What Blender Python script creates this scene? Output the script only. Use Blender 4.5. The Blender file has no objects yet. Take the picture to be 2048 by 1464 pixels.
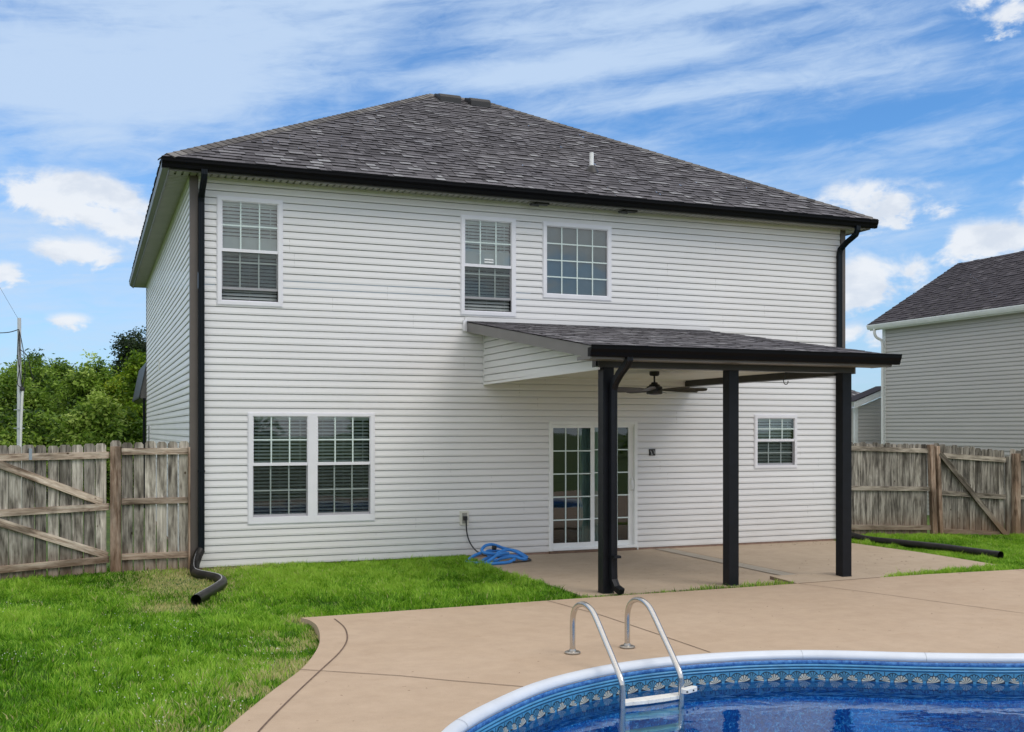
import bpy, bmesh, math, random
import numpy as np
from mathutils import Vector, Matrix
random.seed(7); rng = np.random.default_rng(11)
R = math.radians
S = bpy.context.scene
COL = S.collection
# ------------------------------------------------------------------ camera, sky, sun, exposure
TH = -0.3762; CAM = Vector((-1.3085, -15.4263, 1.9443)); FPX = 2137.42
cd = bpy.data.cameras.new('camera'); cam = bpy.data.objects.new('camera', cd); COL.objects.link(cam)
cam.location = CAM; cam.rotation_euler = (R(90), 0, TH)
cd.sensor_width = 36; cd.lens = 36*FPX/2048; cd.shift_y = (858.92-732)/2048; cd.clip_end = 3000
S.camera = cam
SUN_AZ, SUN_EL = R(146), R(50)      # azimuth clockwise from +Y (north)
def world_sky():
    w = bpy.data.worlds.new('World'); S.world = w; w.use_nodes = True
    nt = w.node_tree; N = nt.nodes; L = nt.links
    for n in list(N): N.remove(n)
    out = N.new('ShaderNodeOutputWorld'); bg = N.new('ShaderNodeBackground'); bg.inputs[1].default_value = 0.10
    L.new(bg.outputs[0], out.inputs[0])
    sky = N.new('ShaderNodeTexSky'); sky.sky_type = 'NISHITA'; sky.sun_disc = False
    sky.sun_elevation = SUN_EL; sky.sun_rotation = SUN_AZ; sky.air_density = 1.0; sky.dust_density = 0.6; sky.ozone_density = 2.2
    def m(op, a, b=None, c=None):
        n = N.new('ShaderNodeMath'); n.operation = op
        for i, v in enumerate((a, b, c)):
            if v is None: continue
            if isinstance(v, (int, float)): n.inputs[i].default_value = v
            else: L.new(v, n.inputs[i])
        return n.outputs[0]
    def ss(x, a, b, lo=0.0, hi=1.0):
        n = N.new('ShaderNodeMapRange'); n.interpolation_type = 'SMOOTHSTEP'
        n.inputs[1].default_value = a; n.inputs[2].default_value = b; n.inputs[3].default_value = lo; n.inputs[4].default_value = hi
        L.new(x, n.inputs[0]); return n.outputs[0]
    tc = N.new('ShaderNodeTexCoord'); sp = N.new('ShaderNodeSeparateXYZ'); L.new(tc.outputs['Generated'], sp.inputs[0])
    az = m('ARCTAN2', sp.outputs[0], sp.outputs[1]); el = m('ARCSINE', sp.outputs[2])
    def comb(a, b, c=0.0):
        n = N.new('ShaderNodeCombineXYZ')
        for i, v in enumerate((a, b, c)):
            if isinstance(v, (int, float)): n.inputs[i].default_value = v
            else: L.new(v, n.inputs[i])
        return n.outputs[0]
    def noise(vec, sc, det, rough, dist=0.0):
        n = N.new('ShaderNodeTexNoise'); n.inputs['Scale'].default_value = sc; n.inputs['Detail'].default_value = det
        n.inputs['Roughness'].default_value = rough; n.inputs['Distortion'].default_value = dist; L.new(vec, n.inputs['Vector']); return n.outputs[0]
    # high thin cirrus, drawn out along a slightly tilted direction
    elt = m('SUBTRACT', el, m('MULTIPLY', az, 0.10))
    n1 = noise(comb(m('MULTIPLY', az, 1.5), m('MULTIPLY', elt, 7.5), 3.7), 1.35, 9, 0.56, 0.45)
    n2 = noise(comb(m('MULTIPLY', az, 4.5), m('MULTIPLY', elt, 30.0), 1.2), 1.3, 8, 0.62, 0.6)
    n3 = noise(comb(m('MULTIPLY', az, 14), m('MULTIPLY', elt, 48.0), 7.1), 1.4, 8, 0.65, 0.8)
    ci = m('ADD', m('MULTIPLY', n1, 0.56), m('ADD', m('MULTIPLY', n2, 0.35), m('MULTIPLY', n3, 0.24)))
    bias = m('MULTIPLY', m('SUBTRACT', 0.42, az), 0.085)          # thicker veil towards the west
    ci = m('ADD', ci, bias)
    streaks = [(.06,.335,.20,.055,.15), (.50,.335,.24,.017,.20), (.55,.300,.20,.010,.16), (-.03,.285,.14,.022,.17), (.76,.245,.12,.014,.14), (.56,.378,.15,.010,.13), (.22,.385,.2,.02,.12),
               (.40,.318,.09,.012,.14), (.30,.36,.06,.05,-.07), (.80,.33,.05,.03,-.10), (.72,.27,.12,.02,-.05), (.60,.355,.08,.008,-.08), (.0,.375,.06,.012,-.14)]
    for a, e, sa, se, k in streaks:
        da = m('MULTIPLY', m('SUBTRACT', az, a), 1/sa); de = m('MULTIPLY', m('SUBTRACT', m('ADD', elt, m('MULTIPLY', m('SUBTRACT', n1, .5), .05)), e-a*.10), 1/se)
        ci = m('ADD', ci, m('MULTIPLY', m('EXPONENT', m('MULTIPLY', m('ADD', m('MULTIPLY', da, da), m('MULTIPLY', de, de)), -1.0)), k))
    cirrus = ss(ci, 0.44, 0.78, 0.0, 0.90)
    # cumulus banks low over the horizon: (azimuth, elevation, half width, half height, weight)
    blobs = [(-.010,.200,.075,.027,1.0), (.045,.178,.045,.040,.8), (-.008,.152,.050,.020,.8), (-.070,.134,.035,.013,.7), (-.022,.094,.032,.011,.7),
             (.030,.082,.03,.010,.5), (.700,.200,.075,.026,.85), (.745,.205,.04,.014,.6), (.695,.128,.070,.034,.95), (.800,.160,.060,.024,.85), (.86,.19,.05,.04,.95),
             (.69,.085,.05,.02,.6), (.835,.362,.060,.030,1.0), (.82,.335,.035,.018,.9), (-.35,.2,.2,.06,.9), (1.3,.22,.25,.07,.9), (-1.0,.25,.3,.08,.9),
             (2.0,.25,.4,.1,.9), (2.9,.2,.5,.08,.9), (-2.0,.22,.5,.08,.9)]
    wn = noise(comb(m('MULTIPLY', az, 1.0), m('MULTIPLY', el, 1.6), 0.4), 20, 9, 0.60, 0.25)
    wn2 = noise(comb(az, m('MULTIPLY', el, 1.5), 5.4), 8, 4, 0.5)
    azd = m('ADD', az, m('MULTIPLY', m('SUBTRACT', wn2, 0.5), 0.06))
    eld = m('ADD', el, m('MULTIPLY', m('SUBTRACT', wn, 0.5), 0.03))
    tot = None
    for a, e, sa, se, k in blobs:
        da = m('MULTIPLY', m('SUBTRACT', azd, a), 1/sa); de = m('MULTIPLY', m('SUBTRACT', eld, e), 1/se)
        g = m('MULTIPLY', m('EXPONENT', m('MULTIPLY', m('ADD', m('MULTIPLY', da, da), m('MULTIPLY', de, de)), -1.0)), k)
        tot = g if tot is None else m('MAXIMUM', tot, g)
    cu = m('ADD', tot, m('MULTIPLY', m('SUBTRACT', wn, 0.5), 1.7))
    cumulus = ss(cu, 0.36, 0.72, 0.0, 0.94)
    haze = ss(el, 0.0, 0.26, 0.50, 0.0)
    # unseen white cloud deck overhead and behind, added for diffuse neutral light
    high = ss(el, 0.46, 0.80, 0.0, 0.93); back = m('MULTIPLY', ss(m('COSINE', m('SUBTRACT', az, 0.376)), 0.30, -0.5, 0.0, 0.80), ss(wn2, .35, .6, .35, 1.0))
    deckc = m('MAXIMUM', high, back)
    cov = m('SUBTRACT', 1.0, m('MULTIPLY', m('MULTIPLY', m('SUBTRACT', 1.0, cirrus), m('SUBTRACT', 1.0, cumulus)), m('MULTIPLY', m('SUBTRACT', 1.0, haze), m('SUBTRACT', 1.0, deckc))))
    # clear-sky colour: the Nishita sky, a little deeper
    mul = N.new('ShaderNodeMix'); mul.data_type = 'RGBA'; mul.blend_type = 'MULTIPLY'; mul.inputs[0].default_value = 1.0
    L.new(sky.outputs[0], mul.inputs[6]); mul.inputs[7].default_value = SKYMUL
    cr = N.new('ShaderNodeMix'); cr.data_type = 'RGBA'; cr.blend_type = 'MIX'
    csh = N.new('ShaderNodeMix'); csh.data_type = 'RGBA'; csh.blend_type = 'MIX'
    sh1 = noise(comb(az, m('MULTIPLY', m('ADD', el, 0.006), 1.8), 2.4), 26, 6, 0.55, 0.2)
    L.new(ss(sh1, .42, .68, 0.0, 0.75), csh.inputs[0]); csh.inputs[6].default_value = CUMCOL; csh.inputs[7].default_value = (5.3, 5.8, 6.6, 1); L.new(csh.outputs[2], cr.inputs[7])
    L.new(cumulus, cr.inputs[0])
    cr2 = N.new('ShaderNodeMix'); cr2.data_type = 'RGBA'; cr2.blend_type = 'MIX'; L.new(deckc, cr2.inputs[0]); L.new(cr.outputs[2], cr2.inputs[6]); cr2.inputs[7].default_value = DECKCOL; cr.inputs[6].default_value = CIRCOL; pass
    mx = N.new('ShaderNodeMix'); mx.data_type = 'RGBA'; mx.blend_type = 'MIX'
    L.new(cov, mx.inputs[0]); L.new(mul.outputs[2], mx.inputs[6]); L.new(cr2.outputs[2], mx.inputs[7])
    L.new(mx.outputs[2], bg.inputs[0])
SKYMUL = (0.58, 0.98, 1.34, 1); CIRCOL = (4.5, 5.7, 7.4, 1); CUMCOL = (7.0, 7.25, 7.6, 1); DECKCOL = (10.2, 9.9, 9.6, 1)
world_sky()
sd = bpy.data.lights.new('sun', 'SUN'); sun = bpy.data.objects.new('sun', sd); COL.objects.link(sun)
sd.energy = 0.95; sd.angle = R(30); sd.color = (1.0, 0.93, 0.84)
sdir = Vector((math.sin(SUN_AZ)*math.cos(SUN_EL), math.cos(SUN_AZ)*math.cos(SUN_EL), math.sin(SUN_EL)))
sun.rotation_euler = sdir.to_track_quat('Z', 'Y').to_euler(); sun.location = (10, -20, 30)
vs = S.view_settings; vs.view_transform = 'Standard'; vs.look = 'None'; vs.gamma = 1; vs.use_curve_mapping = False; vs.exposure = 0.32

# ------------------------------------------------------------------ helpers
def tag(o, label=None, cat=None, group=None, kind=None):
    if label: o['label'] = label
    if cat: o['category'] = cat
    if group: o['group'] = group
    if kind: o['kind'] = kind
    return o
def thing(name, label, cat, loc=(0, 0, 0), rz=0.0, group=None):
    o = bpy.data.objects.new(name, None); COL.objects.link(o); o.empty_display_size = .2
    o.location = loc; o.rotation_euler = (0, 0, rz); return tag(o, label, cat, group)
class MB:
    def __init__(s): s.v = []; s.f = []; s.t = []; s.m = []; s.uv = None
    def face(s, pts, tone=0.5, mi=0):
        b = len(s.v); s.v += [tuple(p) for p in pts]; s.f.append(tuple(range(b, b+len(pts)))); s.t.append(tone); s.m.append(mi)
    def box(s, x0, y0, z0, x1, y1, z1, tone=0.5, mi=0):
        s.hexa([(x0,y0,z0),(x1,y0,z0),(x1,y1,z0),(x0,y1,z0),(x0,y0,z1),(x1,y0,z1),(x1,y1,z1),(x0,y1,z1)], tone, mi)
    def hexa(s, p, tone=0.5, mi=0):
        b = len(s.v); s.v += [tuple(q) for q in p]
        for f in ((0,3,2,1),(4,5,6,7),(0,1,5,4),(1,2,6,5),(2,3,7,6),(3,0,4,7)):
            s.f.append(tuple(b+i for i in f)); s.t.append(tone); s.m.append(mi)
    def beam(s, a, b, w, h, up=(0, 0, 1), tone=0.5, mi=0):
        a = Vector(a); b = Vector(b); d = (b-a).normalized(); u = Vector(up); sd_ = d.cross(u).normalized(); u = sd_.cross(d).normalized()
        P = []
        for q in (a, b):
            P += [q-sd_*w/2-u*h/2, q+sd_*w/2-u*h/2, q+sd_*w/2+u*h/2, q-sd_*w/2+u*h/2]
        s.hexa([P[0],P[1],P[5],P[4],P[3],P[2],P[6],P[7]], tone, mi)
    def prism(s, prof, a, b, X, Y, tone=0.5, mi=0):   # profile (x,y) swept from a to b
        a = Vector(a); b = Vector(b); X = Vector(X); Y = Vector(Y); n = len(prof); k = len(s.v)
        for q in (a, b): s.v += [tuple(q+X*x+Y*y) for x, y in prof]
        for i in range(n):
            j = (i+1) % n; s.f.append((k+i, k+j, k+n+j, k+n+i)); s.t.append(tone); s.m.append(mi)
        s.f.append(tuple(k+i for i in reversed(range(n)))); s.f.append(tuple(k+n+i for i in range(n))); s.t += [tone]*2; s.m += [mi]*2
    def tube(s, pts, r, n=12, caps=True, tone=0.5, mi=0, rf=None, closed=False):
        pts = [Vector(p) for p in pts]; k = len(s.v); m = len(pts)
        d0 = (pts[1]-pts[0]).normalized(); up = Vector((0,0,1)) if abs(d0.z) < .9 else Vector((1,0,0)); u = d0.cross(up).normalized()
        for i, p in enumerate(pts):
            if closed: d = (pts[(i+1) % m]-pts[i-1]).normalized()
            else: d = (pts[min(i+1, m-1)]-pts[max(i-1, 0)]).normalized()
            u = (u-d*u.dot(d)).normalized(); w = d.cross(u); rr = r if rf is None else rf(i/(m-1))*r
            for j in range(n):
                a = 2*math.pi*j/n; s.v.append(tuple(p+(u*math.cos(a)+w*math.sin(a))*rr))
        for i in range(m if closed else m-1):
            i2 = (i+1) % m
            for j in range(n):
                j2 = (j+1) % n; s.f.append((k+i*n+j, k+i*n+j2, k+i2*n+j2, k+i2*n+j)); s.t.append(tone); s.m.append(mi)
        if caps and not closed:
            s.f.append(tuple(k+j for j in reversed(range(n)))); s.f.append(tuple(k+(m-1)*n+j for j in range(n))); s.t += [tone]*2; s.m += [mi]*2
    def lathe(s, prof, c, n=24, tone=0.5, mi=0):      # profile (r,z)
        k = len(s.v); m = len(prof)
        for r_, z in prof:
            for j in range(n):
                a = 2*math.pi*j/n; s.v.append((c[0]+r_*math.cos(a), c[1]+r_*math.sin(a), c[2]+z))
        for i in range(m-1):
            for j in range(n):
                j2 = (j+1) % n; s.f.append((k+i*n+j, k+i*n+j2, k+(i+1)*n+j2, k+(i+1)*n+j)); s.t.append(tone); s.m.append(mi)
        s.f.append(tuple(k+j for j in reversed(range(n)))); s.f.append(tuple(k+(m-1)*n+j for j in range(n))); s.t += [tone]*2; s.m += [mi]*2
    def build(s, name, mats, parent=None, smooth=False, bevel=0, label=None, recalc=True):
        me = bpy.data.meshes.new(name); me.from_pydata(s.v, [], s.f)
        if not isinstance(mats, (list, tuple)): mats = [mats]
        for q in mats: me.materials.append(q)
        me.polygons.foreach_set('material_index', s.m)
        at = me.attributes.new('tone', 'FLOAT', 'FACE'); at.data.foreach_set('value', s.t)
        if s.uv is not None:
            ul = me.uv_layers.new(name='uv'); ul.data.foreach_set('uv', s.uv)
        if recalc:
            bm = bmesh.new(); bm.from_mesh(me); bmesh.ops.recalc_face_normals(bm, faces=bm.faces); bm.to_mesh(me); bm.free()
        if smooth:
            me.polygons.foreach_set('use_smooth', [True]*len(me.polygons)); me.set_sharp_from_angle(angle=R(38))
        me.update()
        o = bpy.data.objects.new(name, me); COL.objects.link(o)
        if parent is not None: o.parent = parent
        if bevel:
            b = o.modifiers.new('bevel', 'BEVEL'); b.width = bevel; b.segments = 2; b.limit_method = 'ANGLE'
        if label: o['label'] = label
        return o
def smoothpts(P, k=8, closed=False):
    P = [Vector(p) for p in P]; n = len(P); out = []
    rngi = range(n) if closed else range(n-1)
    for i in rngi:
        if closed: a, b, c, d = P[i-1], P[i], P[(i+1) % n], P[(i+2) % n]
        else: a, b, c, d = P[max(i-1, 0)], P[i], P[i+1], P[min(i+2, n-1)]
        for j in range(k):
            t = j/k; out.append(0.5*((2*b)+(c-a)*t+(2*a-5*b+4*c-d)*t*t+(3*b-a-3*c+d)*t**3))
    if not closed: out.append(P[-1])
    return out
# materials ---------------------------------------------------------
def newmat(name):
    m = bpy.data.materials.new(name); m.use_nodes = True; nt = m.node_tree
    return m, nt, nt.nodes, nt.links, nt.nodes['Principled BSDF']
def ramp(N, stops):
    r = N.new('ShaderNodeValToRGB'); e = r.color_ramp.elements
    while len(e) < len(stops): e.new(0.5)
    for i, (p, c) in enumerate(stops): e[i].position = p; e[i].color = (*c, 1) if len(c) == 3 else c
    return r
def pm(name, c, rough=.6, var=.12, sc=3.0, stretch=(1, 1, 1), bump=0.0, bsc=60, metal=0.0, tone=0.0, c2=None, spec=.5, det=6):
    m, nt, N, L, B = newmat(name); B.inputs['Roughness'].default_value = rough; B.inputs['Metallic'].default_value = metal
    B.inputs['Specular IOR Level'].default_value = spec
    tc = N.new('ShaderNodeTexCoord'); mp = N.new('ShaderNodeMapping'); mp.inputs['Scale'].default_value = stretch; L.new(tc.outputs['Object'], mp.inputs[0])
    no = N.new('ShaderNodeTexNoise'); no.inputs['Scale'].default_value = sc; no.inputs['Detail'].default_value = det; no.inputs['Roughness'].default_value = .6
    L.new(mp.outputs[0], no.inputs['Vector'])
    lo = tuple(x*(1-var) for x in c); hi = c2 if c2 else tuple(min(1, x*(1+var)) for x in c)
    rp = ramp(N, [(.32, lo), (.68, hi)]); L.new(no.outputs[0], rp.inputs[0]); col = rp.outputs[0]
    if tone:
        at = N.new('ShaderNodeAttribute'); at.attribute_name = 'tone'
        mr = N.new('ShaderNodeMapRange'); mr.inputs[3].default_value = 1-tone; mr.inputs[4].default_value = 1+tone; L.new(at.outputs['Fac'], mr.inputs[0])
        vm = N.new('ShaderNodeVectorMath'); vm.operation = 'SCALE'; L.new(col, vm.inputs[0]); L.new(mr.outputs[0], vm.inputs['Scale']); col = vm.outputs[0]
    L.new(col, B.inputs['Base Color'])
    if bump:
        n2 = N.new('ShaderNodeTexNoise'); n2.inputs['Scale'].default_value = bsc; n2.inputs['Detail'].default_value = 5; L.new(mp.outputs[0], n2.inputs['Vector'])
        b = N.new('ShaderNodeBump'); b.inputs['Strength'].default_value = bump; b.inputs['Distance'].default_value = .01; L.new(n2.outputs[0], b.inputs['Height']); L.new(b.outputs[0], B.inputs['Normal'])
    return m
def glass_mat(name, tint=(.86, .91, .90), boost=2.3):
    m = bpy.data.materials.new(name); m.use_nodes = True; N = m.node_tree.nodes; L = m.node_tree.links
    for n in list(N): N.remove(n)
    out = N.new('ShaderNodeOutputMaterial'); mx = N.new('ShaderNodeMixShader'); tr = N.new('ShaderNodeBsdfTransparent'); gl = N.new('ShaderNodeBsdfGlossy')
    tr.inputs[0].default_value = (*tint, 1); gl.inputs['Roughness'].default_value = .015; gl.inputs[0].default_value = (.95, .98, 1, 1)
    fr = N.new('ShaderNodeFresnel'); fr.inputs[0].default_value = 1.5
    tc = N.new('ShaderNodeTexCoord'); no = N.new('ShaderNodeTexNoise'); no.inputs['Scale'].default_value = 1.6; no.inputs['Detail'].default_value = 1; L.new(tc.outputs['Object'], no.inputs['Vector'])
    bp = N.new('ShaderNodeBump'); bp.inputs['Strength'].default_value = .12; bp.inputs['Distance'].default_value = .02; L.new(no.outputs[0], bp.inputs['Height']); L.new(bp.outputs[0], gl.inputs['Normal'])
    mt = N.new('ShaderNodeMath'); mt.operation = 'MULTIPLY'; mt.use_clamp = True; mt.inputs[1].default_value = boost; L.new(fr.outputs[0], mt.inputs[0])
    L.new(mt.outputs[0], mx.inputs[0]); L.new(tr.outputs[0], mx.inputs[1]); L.new(gl.outputs[0], mx.inputs[2]); L.new(mx.outputs[0], out.inputs[0]); return m
def screen_mat():
    m = bpy.data.materials.new('insect_screen'); m.use_nodes = True; N = m.node_tree.nodes; L = m.node_tree.links
    for n in list(N): N.remove(n)
    out = N.new('ShaderNodeOutputMaterial'); mx = N.new('ShaderNodeMixShader'); mx.inputs[0].default_value = .34; tr = N.new('ShaderNodeBsdfTransparent'); d = N.new('ShaderNodeBsdfDiffuse')
    tc = N.new('ShaderNodeTexCoord'); no = N.new('ShaderNodeTexNoise'); no.inputs['Scale'].default_value = 6; L.new(tc.outputs['Object'], no.inputs['Vector'])
    rp = ramp(N, [(.3, (.020, .021, .022)), (.7, (.035, .036, .038))]); L.new(no.outputs[0], rp.inputs[0]); L.new(rp.outputs[0], d.inputs[0])
    L.new(tr.outputs[0], mx.inputs[1]); L.new(d.outputs[0], mx.inputs[2]); L.new(mx.outputs[0], out.inputs[0]); return m
def siding_mat(name, c):
    m, nt, N, L, B = newmat(name); B.inputs['Roughness'].default_value = .42; B.inputs['Specular IOR Level'].default_value = .35
    tc = N.new('ShaderNodeTexCoord'); sp = N.new('ShaderNodeSeparateXYZ'); L.new(tc.outputs['Object'], sp.inputs[0])
    def nz(sc, st, det=6):
        mp = N.new('ShaderNodeMapping'); mp.inputs['Scale'].default_value = st; L.new(tc.outputs['Object'], mp.inputs[0])
        n = N.new('ShaderNodeTexNoise'); n.inputs['Scale'].default_value = sc; n.inputs['Detail'].default_value = det; L.new(mp.outputs[0], n.inputs['Vector']); return n.outputs[0]
    a = nz(1.1, (.5, .5, 3)); b = nz(9, (.25, .25, 1.5)); cc = nz(60, (1, 1, 1), 3)
    r1 = ramp(N, [(.35, tuple(x*.93 for x in c)), (.65, c)]); L.new(a, r1.inputs[0])
    # grime that gathers low on the wall (splash line, faint green-brown)
    mr = N.new('ShaderNodeMapRange'); mr.inputs[1].default_value = 1.0; mr.inputs[2].default_value = 0.0; mr.inputs[3].default_value = 0; mr.inputs[4].default_value = .48; L.new(sp.outputs[2], mr.inputs[0])
    mu = N.new('ShaderNodeMath'); mu.operation = 'MULTIPLY'; L.new(mr.outputs[0], mu.inputs[0]); L.new(b, mu.inputs[1])
    mx = N.new('ShaderNodeMix'); mx.data_type = 'RGBA'; L.new(mu.outputs[0], mx.inputs[0]); L.new(r1.outputs[0], mx.inputs[6]); mx.inputs[7].default_value = (.42, .38, .28, 1)
    # small scattered specks of dirt
    r3 = ramp(N, [(.73, (1, 1, 1)), (.80, (.6, .57, .5))]); L.new(cc, r3.inputs[0])
    m2 = N.new('ShaderNodeMix'); m2.data_type = 'RGBA'; m2.blend_type = 'MULTIPLY'; m2.inputs[0].default_value = .5; L.new(mx.outputs[2], m2.inputs[6]); L.new(r3.outputs[0], m2.inputs[7])
    L.new(m2.outputs[2], B.inputs['Base Color'])
    bp = N.new('ShaderNodeBump'); bp.inputs['Strength'].default_value = .15; bp.inputs['Distance'].default_value = .01; L.new(nz(2.2, (1, 1, .3), 2), bp.inputs['Height']); L.new(bp.outputs[0], B.inputs['Normal'])
    return m
def shingle_mat(name, stops):
    m, nt, N, L, B = newmat(name); B.inputs['Roughness'].default_value = .95; B.inputs['Specular IOR Level'].default_value = .2
    at = N.new('ShaderNodeAttribute'); at.attribute_name = 'tone'; rp = ramp(N, stops); L.new(at.outputs['Fac'], rp.inputs[0])
    tc = N.new('ShaderNodeTexCoord'); no = N.new('ShaderNodeTexNoise'); no.inputs['Scale'].default_value = 120; no.inputs['Detail'].default_value = 3; L.new(tc.outputs['Object'], no.inputs['Vector'])
    r2 = ramp(N, [(.3, (.6, .6, .6)), (.7, (1.3, 1.3, 1.3))]); L.new(no.outputs[0], r2.inputs[0])
    n3 = N.new('ShaderNodeTexNoise'); n3.inputs['Scale'].default_value = .7; n3.inputs['Detail'].default_value = 4; L.new(tc.outputs['Object'], n3.inputs['Vector'])
    r3 = ramp(N, [(.3, (.85, .85, .87)), (.7, (1.12, 1.12, 1.1))]); L.new(n3.outputs[0], r3.inputs[0])
    mx = N.new('ShaderNodeMix'); mx.data_type = 'RGBA'; mx.blend_type = 'MULTIPLY'; mx.inputs[0].default_value = 1; L.new(rp.outputs[0], mx.inputs[6]); L.new(r2.outputs[0], mx.inputs[7])
    my = N.new('ShaderNodeMix'); my.data_type = 'RGBA'; my.blend_type = 'MULTIPLY'; my.inputs[0].default_value = 1; L.new(mx.outputs[2], my.inputs[6]); L.new(r3.outputs[0], my.inputs[7])
    L.new(my.outputs[2], B.inputs['Base Color']); return m
def wood_mat(name, dark, mid, light):
    m, nt, N, L, B = newmat(name); B.inputs['Roughness'].default_value = .88; B.inputs['Specular IOR Level'].default_value = .2
    tc = N.new('ShaderNodeTexCoord'); at = N.new('ShaderNodeAttribute'); at.attribute_name = 'tone'
    off = N.new('ShaderNodeVectorMath'); off.operation = 'ADD'
    cb = N.new('ShaderNodeCombineXYZ'); mk = N.new('ShaderNodeMath'); mk.operation = 'MULTIPLY'; mk.inputs[1].default_value = 37.0; L.new(at.outputs['Fac'], mk.inputs[0]); L.new(mk.outputs[0], cb.inputs[2])
    L.new(tc.outputs['UV'], off.inputs[0]); L.new(cb.outputs[0], off.inputs[1])
    def nz(sc, st, det, dist=0):
        mp = N.new('ShaderNodeMapping'); mp.inputs['Scale'].default_value = st; L.new(off.outputs[0], mp.inputs[0])
        n = N.new('ShaderNodeTexNoise'); n.inputs['Scale'].default_value = sc; n.inputs['Detail'].default_value = det; n.inputs['Distortion'].default_value = dist; n.inputs['Roughness'].default_value = .65; L.new(mp.outputs[0], n.inputs['Vector']); return n.outputs[0]
    g = nz(5.5, (4.6, .42, 1), 8, .5); bl = nz(2.2, (1.8, .55, 1), 4, .3)
    r1 = ramp(N, [(.34, dark), (.47, mid), (.64, light)]); L.new(g, r1.inputs[0])
    r2 = ramp(N, [(.36, (.34, .325, .30)), (.55, (1.08, 1.07, 1.05))]); L.new(bl, r2.inputs[0])
    mx = N.new('ShaderNodeMix'); mx.data_type = 'RGBA'; mx.blend_type = 'MULTIPLY'; mx.inputs[0].default_value = .9; L.new(r1.outputs[0], mx.inputs[6]); L.new(r2.outputs[0], mx.inputs[7])
    vo = N.new('ShaderNodeTexVoronoi'); vo.inputs['Scale'].default_value = 3.3; mp = N.new('ShaderNodeMapping'); mp.inputs['Scale'].default_value = (1.6, 1, 1); L.new(off.outputs[0], mp.inputs[0]); L.new(mp.outputs[0], vo.inputs['Vector'])
    r3 = ramp(N, [(.045, (.22, .17, .13)), (.085, (1, 1, 1))]); L.new(vo.outputs['Distance'], r3.inputs[0])
    m2 = N.new('ShaderNodeMix'); m2.data_type = 'RGBA'; m2.blend_type = 'MULTIPLY'; m2.inputs[0].default_value = 1; L.new(mx.outputs[2], m2.inputs[6]); L.new(r3.outputs[0], m2.inputs[7])
    mr = N.new('ShaderNodeMapRange'); mr.inputs[3].default_value = .62; mr.inputs[4].default_value = 1.28; L.new(at.outputs['Fac'], mr.inputs[0])
    vm = N.new('ShaderNodeVectorMath'); vm.operation = 'SCALE'; L.new(m2.outputs[2], vm.inputs[0]); L.new(mr.outputs[0], vm.inputs['Scale'])
    spz = N.new('ShaderNodeSeparateXYZ'); L.new(tc.outputs['Object'], spz.inputs[0])
    ms = N.new('ShaderNodeMapRange'); ms.inputs[1].default_value = .42; ms.inputs[2].default_value = -.02; ms.inputs[3].default_value = 0; ms.inputs[4].default_value = 1.3; L.new(spz.outputs[2], ms.inputs[0])
    mm = N.new('ShaderNodeMath'); mm.operation = 'MULTIPLY'; mm.use_clamp = True; L.new(ms.outputs[0], mm.inputs[0]); L.new(bl, mm.inputs[1])
    ma = N.new('ShaderNodeMix'); ma.data_type = 'RGBA'; L.new(mm.outputs[0], ma.inputs[0]); L.new(vm.outputs[0], ma.inputs[6]); ma.inputs[7].default_value = (.20, .115, .065, 1)
    L.new(ma.outputs[2], B.inputs['Base Color'])
    bp = N.new('ShaderNodeBump'); bp.inputs['Strength'].default_value = .5; bp.inputs['Distance'].default_value = .006; L.new(g, bp.inputs['Height']); L.new(bp.outputs[0], B.inputs['Normal'])
    return m
def leaf_mat(name, stops, transl=.35):
    m = bpy.data.materials.new(name); m.use_nodes = True; N = m.node_tree.nodes; L = m.node_tree.links
    for n in list(N): N.remove(n)
    out = N.new('ShaderNodeOutputMaterial'); mx = N.new('ShaderNodeMixShader'); mx.inputs[0].default_value = transl
    d = N.new('ShaderNodeBsdfPrincipled'); d.inputs['Roughness'].default_value = .55; d.inputs['Specular IOR Level'].default_value = .3; t = N.new('ShaderNodeBsdfTranslucent')
    at = N.new('ShaderNodeAttribute'); at.attribute_name = 'tone'; rp = ramp(N, stops); L.new(at.outputs['Fac'], rp.inputs[0])
    L.new(rp.outputs[0], d.inputs['Base Color']); L.new(rp.outputs[0], t.inputs[0]); L.new(d.outputs[0], mx.inputs[1]); L.new(t.outputs[0], mx.inputs[2]); L.new(mx.outputs[0], out.inputs[0]); return m
M = {}
M['siding'] = siding_mat('white_vinyl', (.785, .775, .775))
M['siding_grey'] = siding_mat('grey_vinyl', (.53, .505, .475))
M['trim'] = pm('window_vinyl', (.80, .79, .83), .35, .04)
M['trim_white'] = pm('white_aluminium', (.80, .81, .80), .4, .06)
M['grille'] = pm('grille_white', (.64, .74, .71), .4, .03)
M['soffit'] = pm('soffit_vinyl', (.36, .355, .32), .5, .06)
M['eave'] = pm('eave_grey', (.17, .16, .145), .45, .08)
M['beam'] = pm('beam_wrap', (.030, .028, .025), .45, .15)
M['fascia'] = pm('brown_grey_aluminium', (.15, .14, .135), .4, .08)
M['brown'] = pm('corner_trim_brown', (.115, .095, .083), .45, .08)
M['black'] = pm('black_aluminium', (.0025, .0025, .0035), .45, .2, 2.0, spec=.12)
M['black_spout'] = pm('black_downspout', (.004, .007, .011), .38, .2, 2.0, spec=.2)
M['post'] = pm('post_black_paint', (.0055, .0065, .0095), .46, .25, 8.0, bump=.1, spec=.25)
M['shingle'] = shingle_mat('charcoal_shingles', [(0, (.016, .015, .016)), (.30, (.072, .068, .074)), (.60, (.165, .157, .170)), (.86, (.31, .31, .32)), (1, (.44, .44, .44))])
M['shingle_b'] = shingle_mat('dark_shingles', [(0, (.024, .022, .026)), (.6, (.075, .068, .078)), (1, (.16, .15, .16))])
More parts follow.
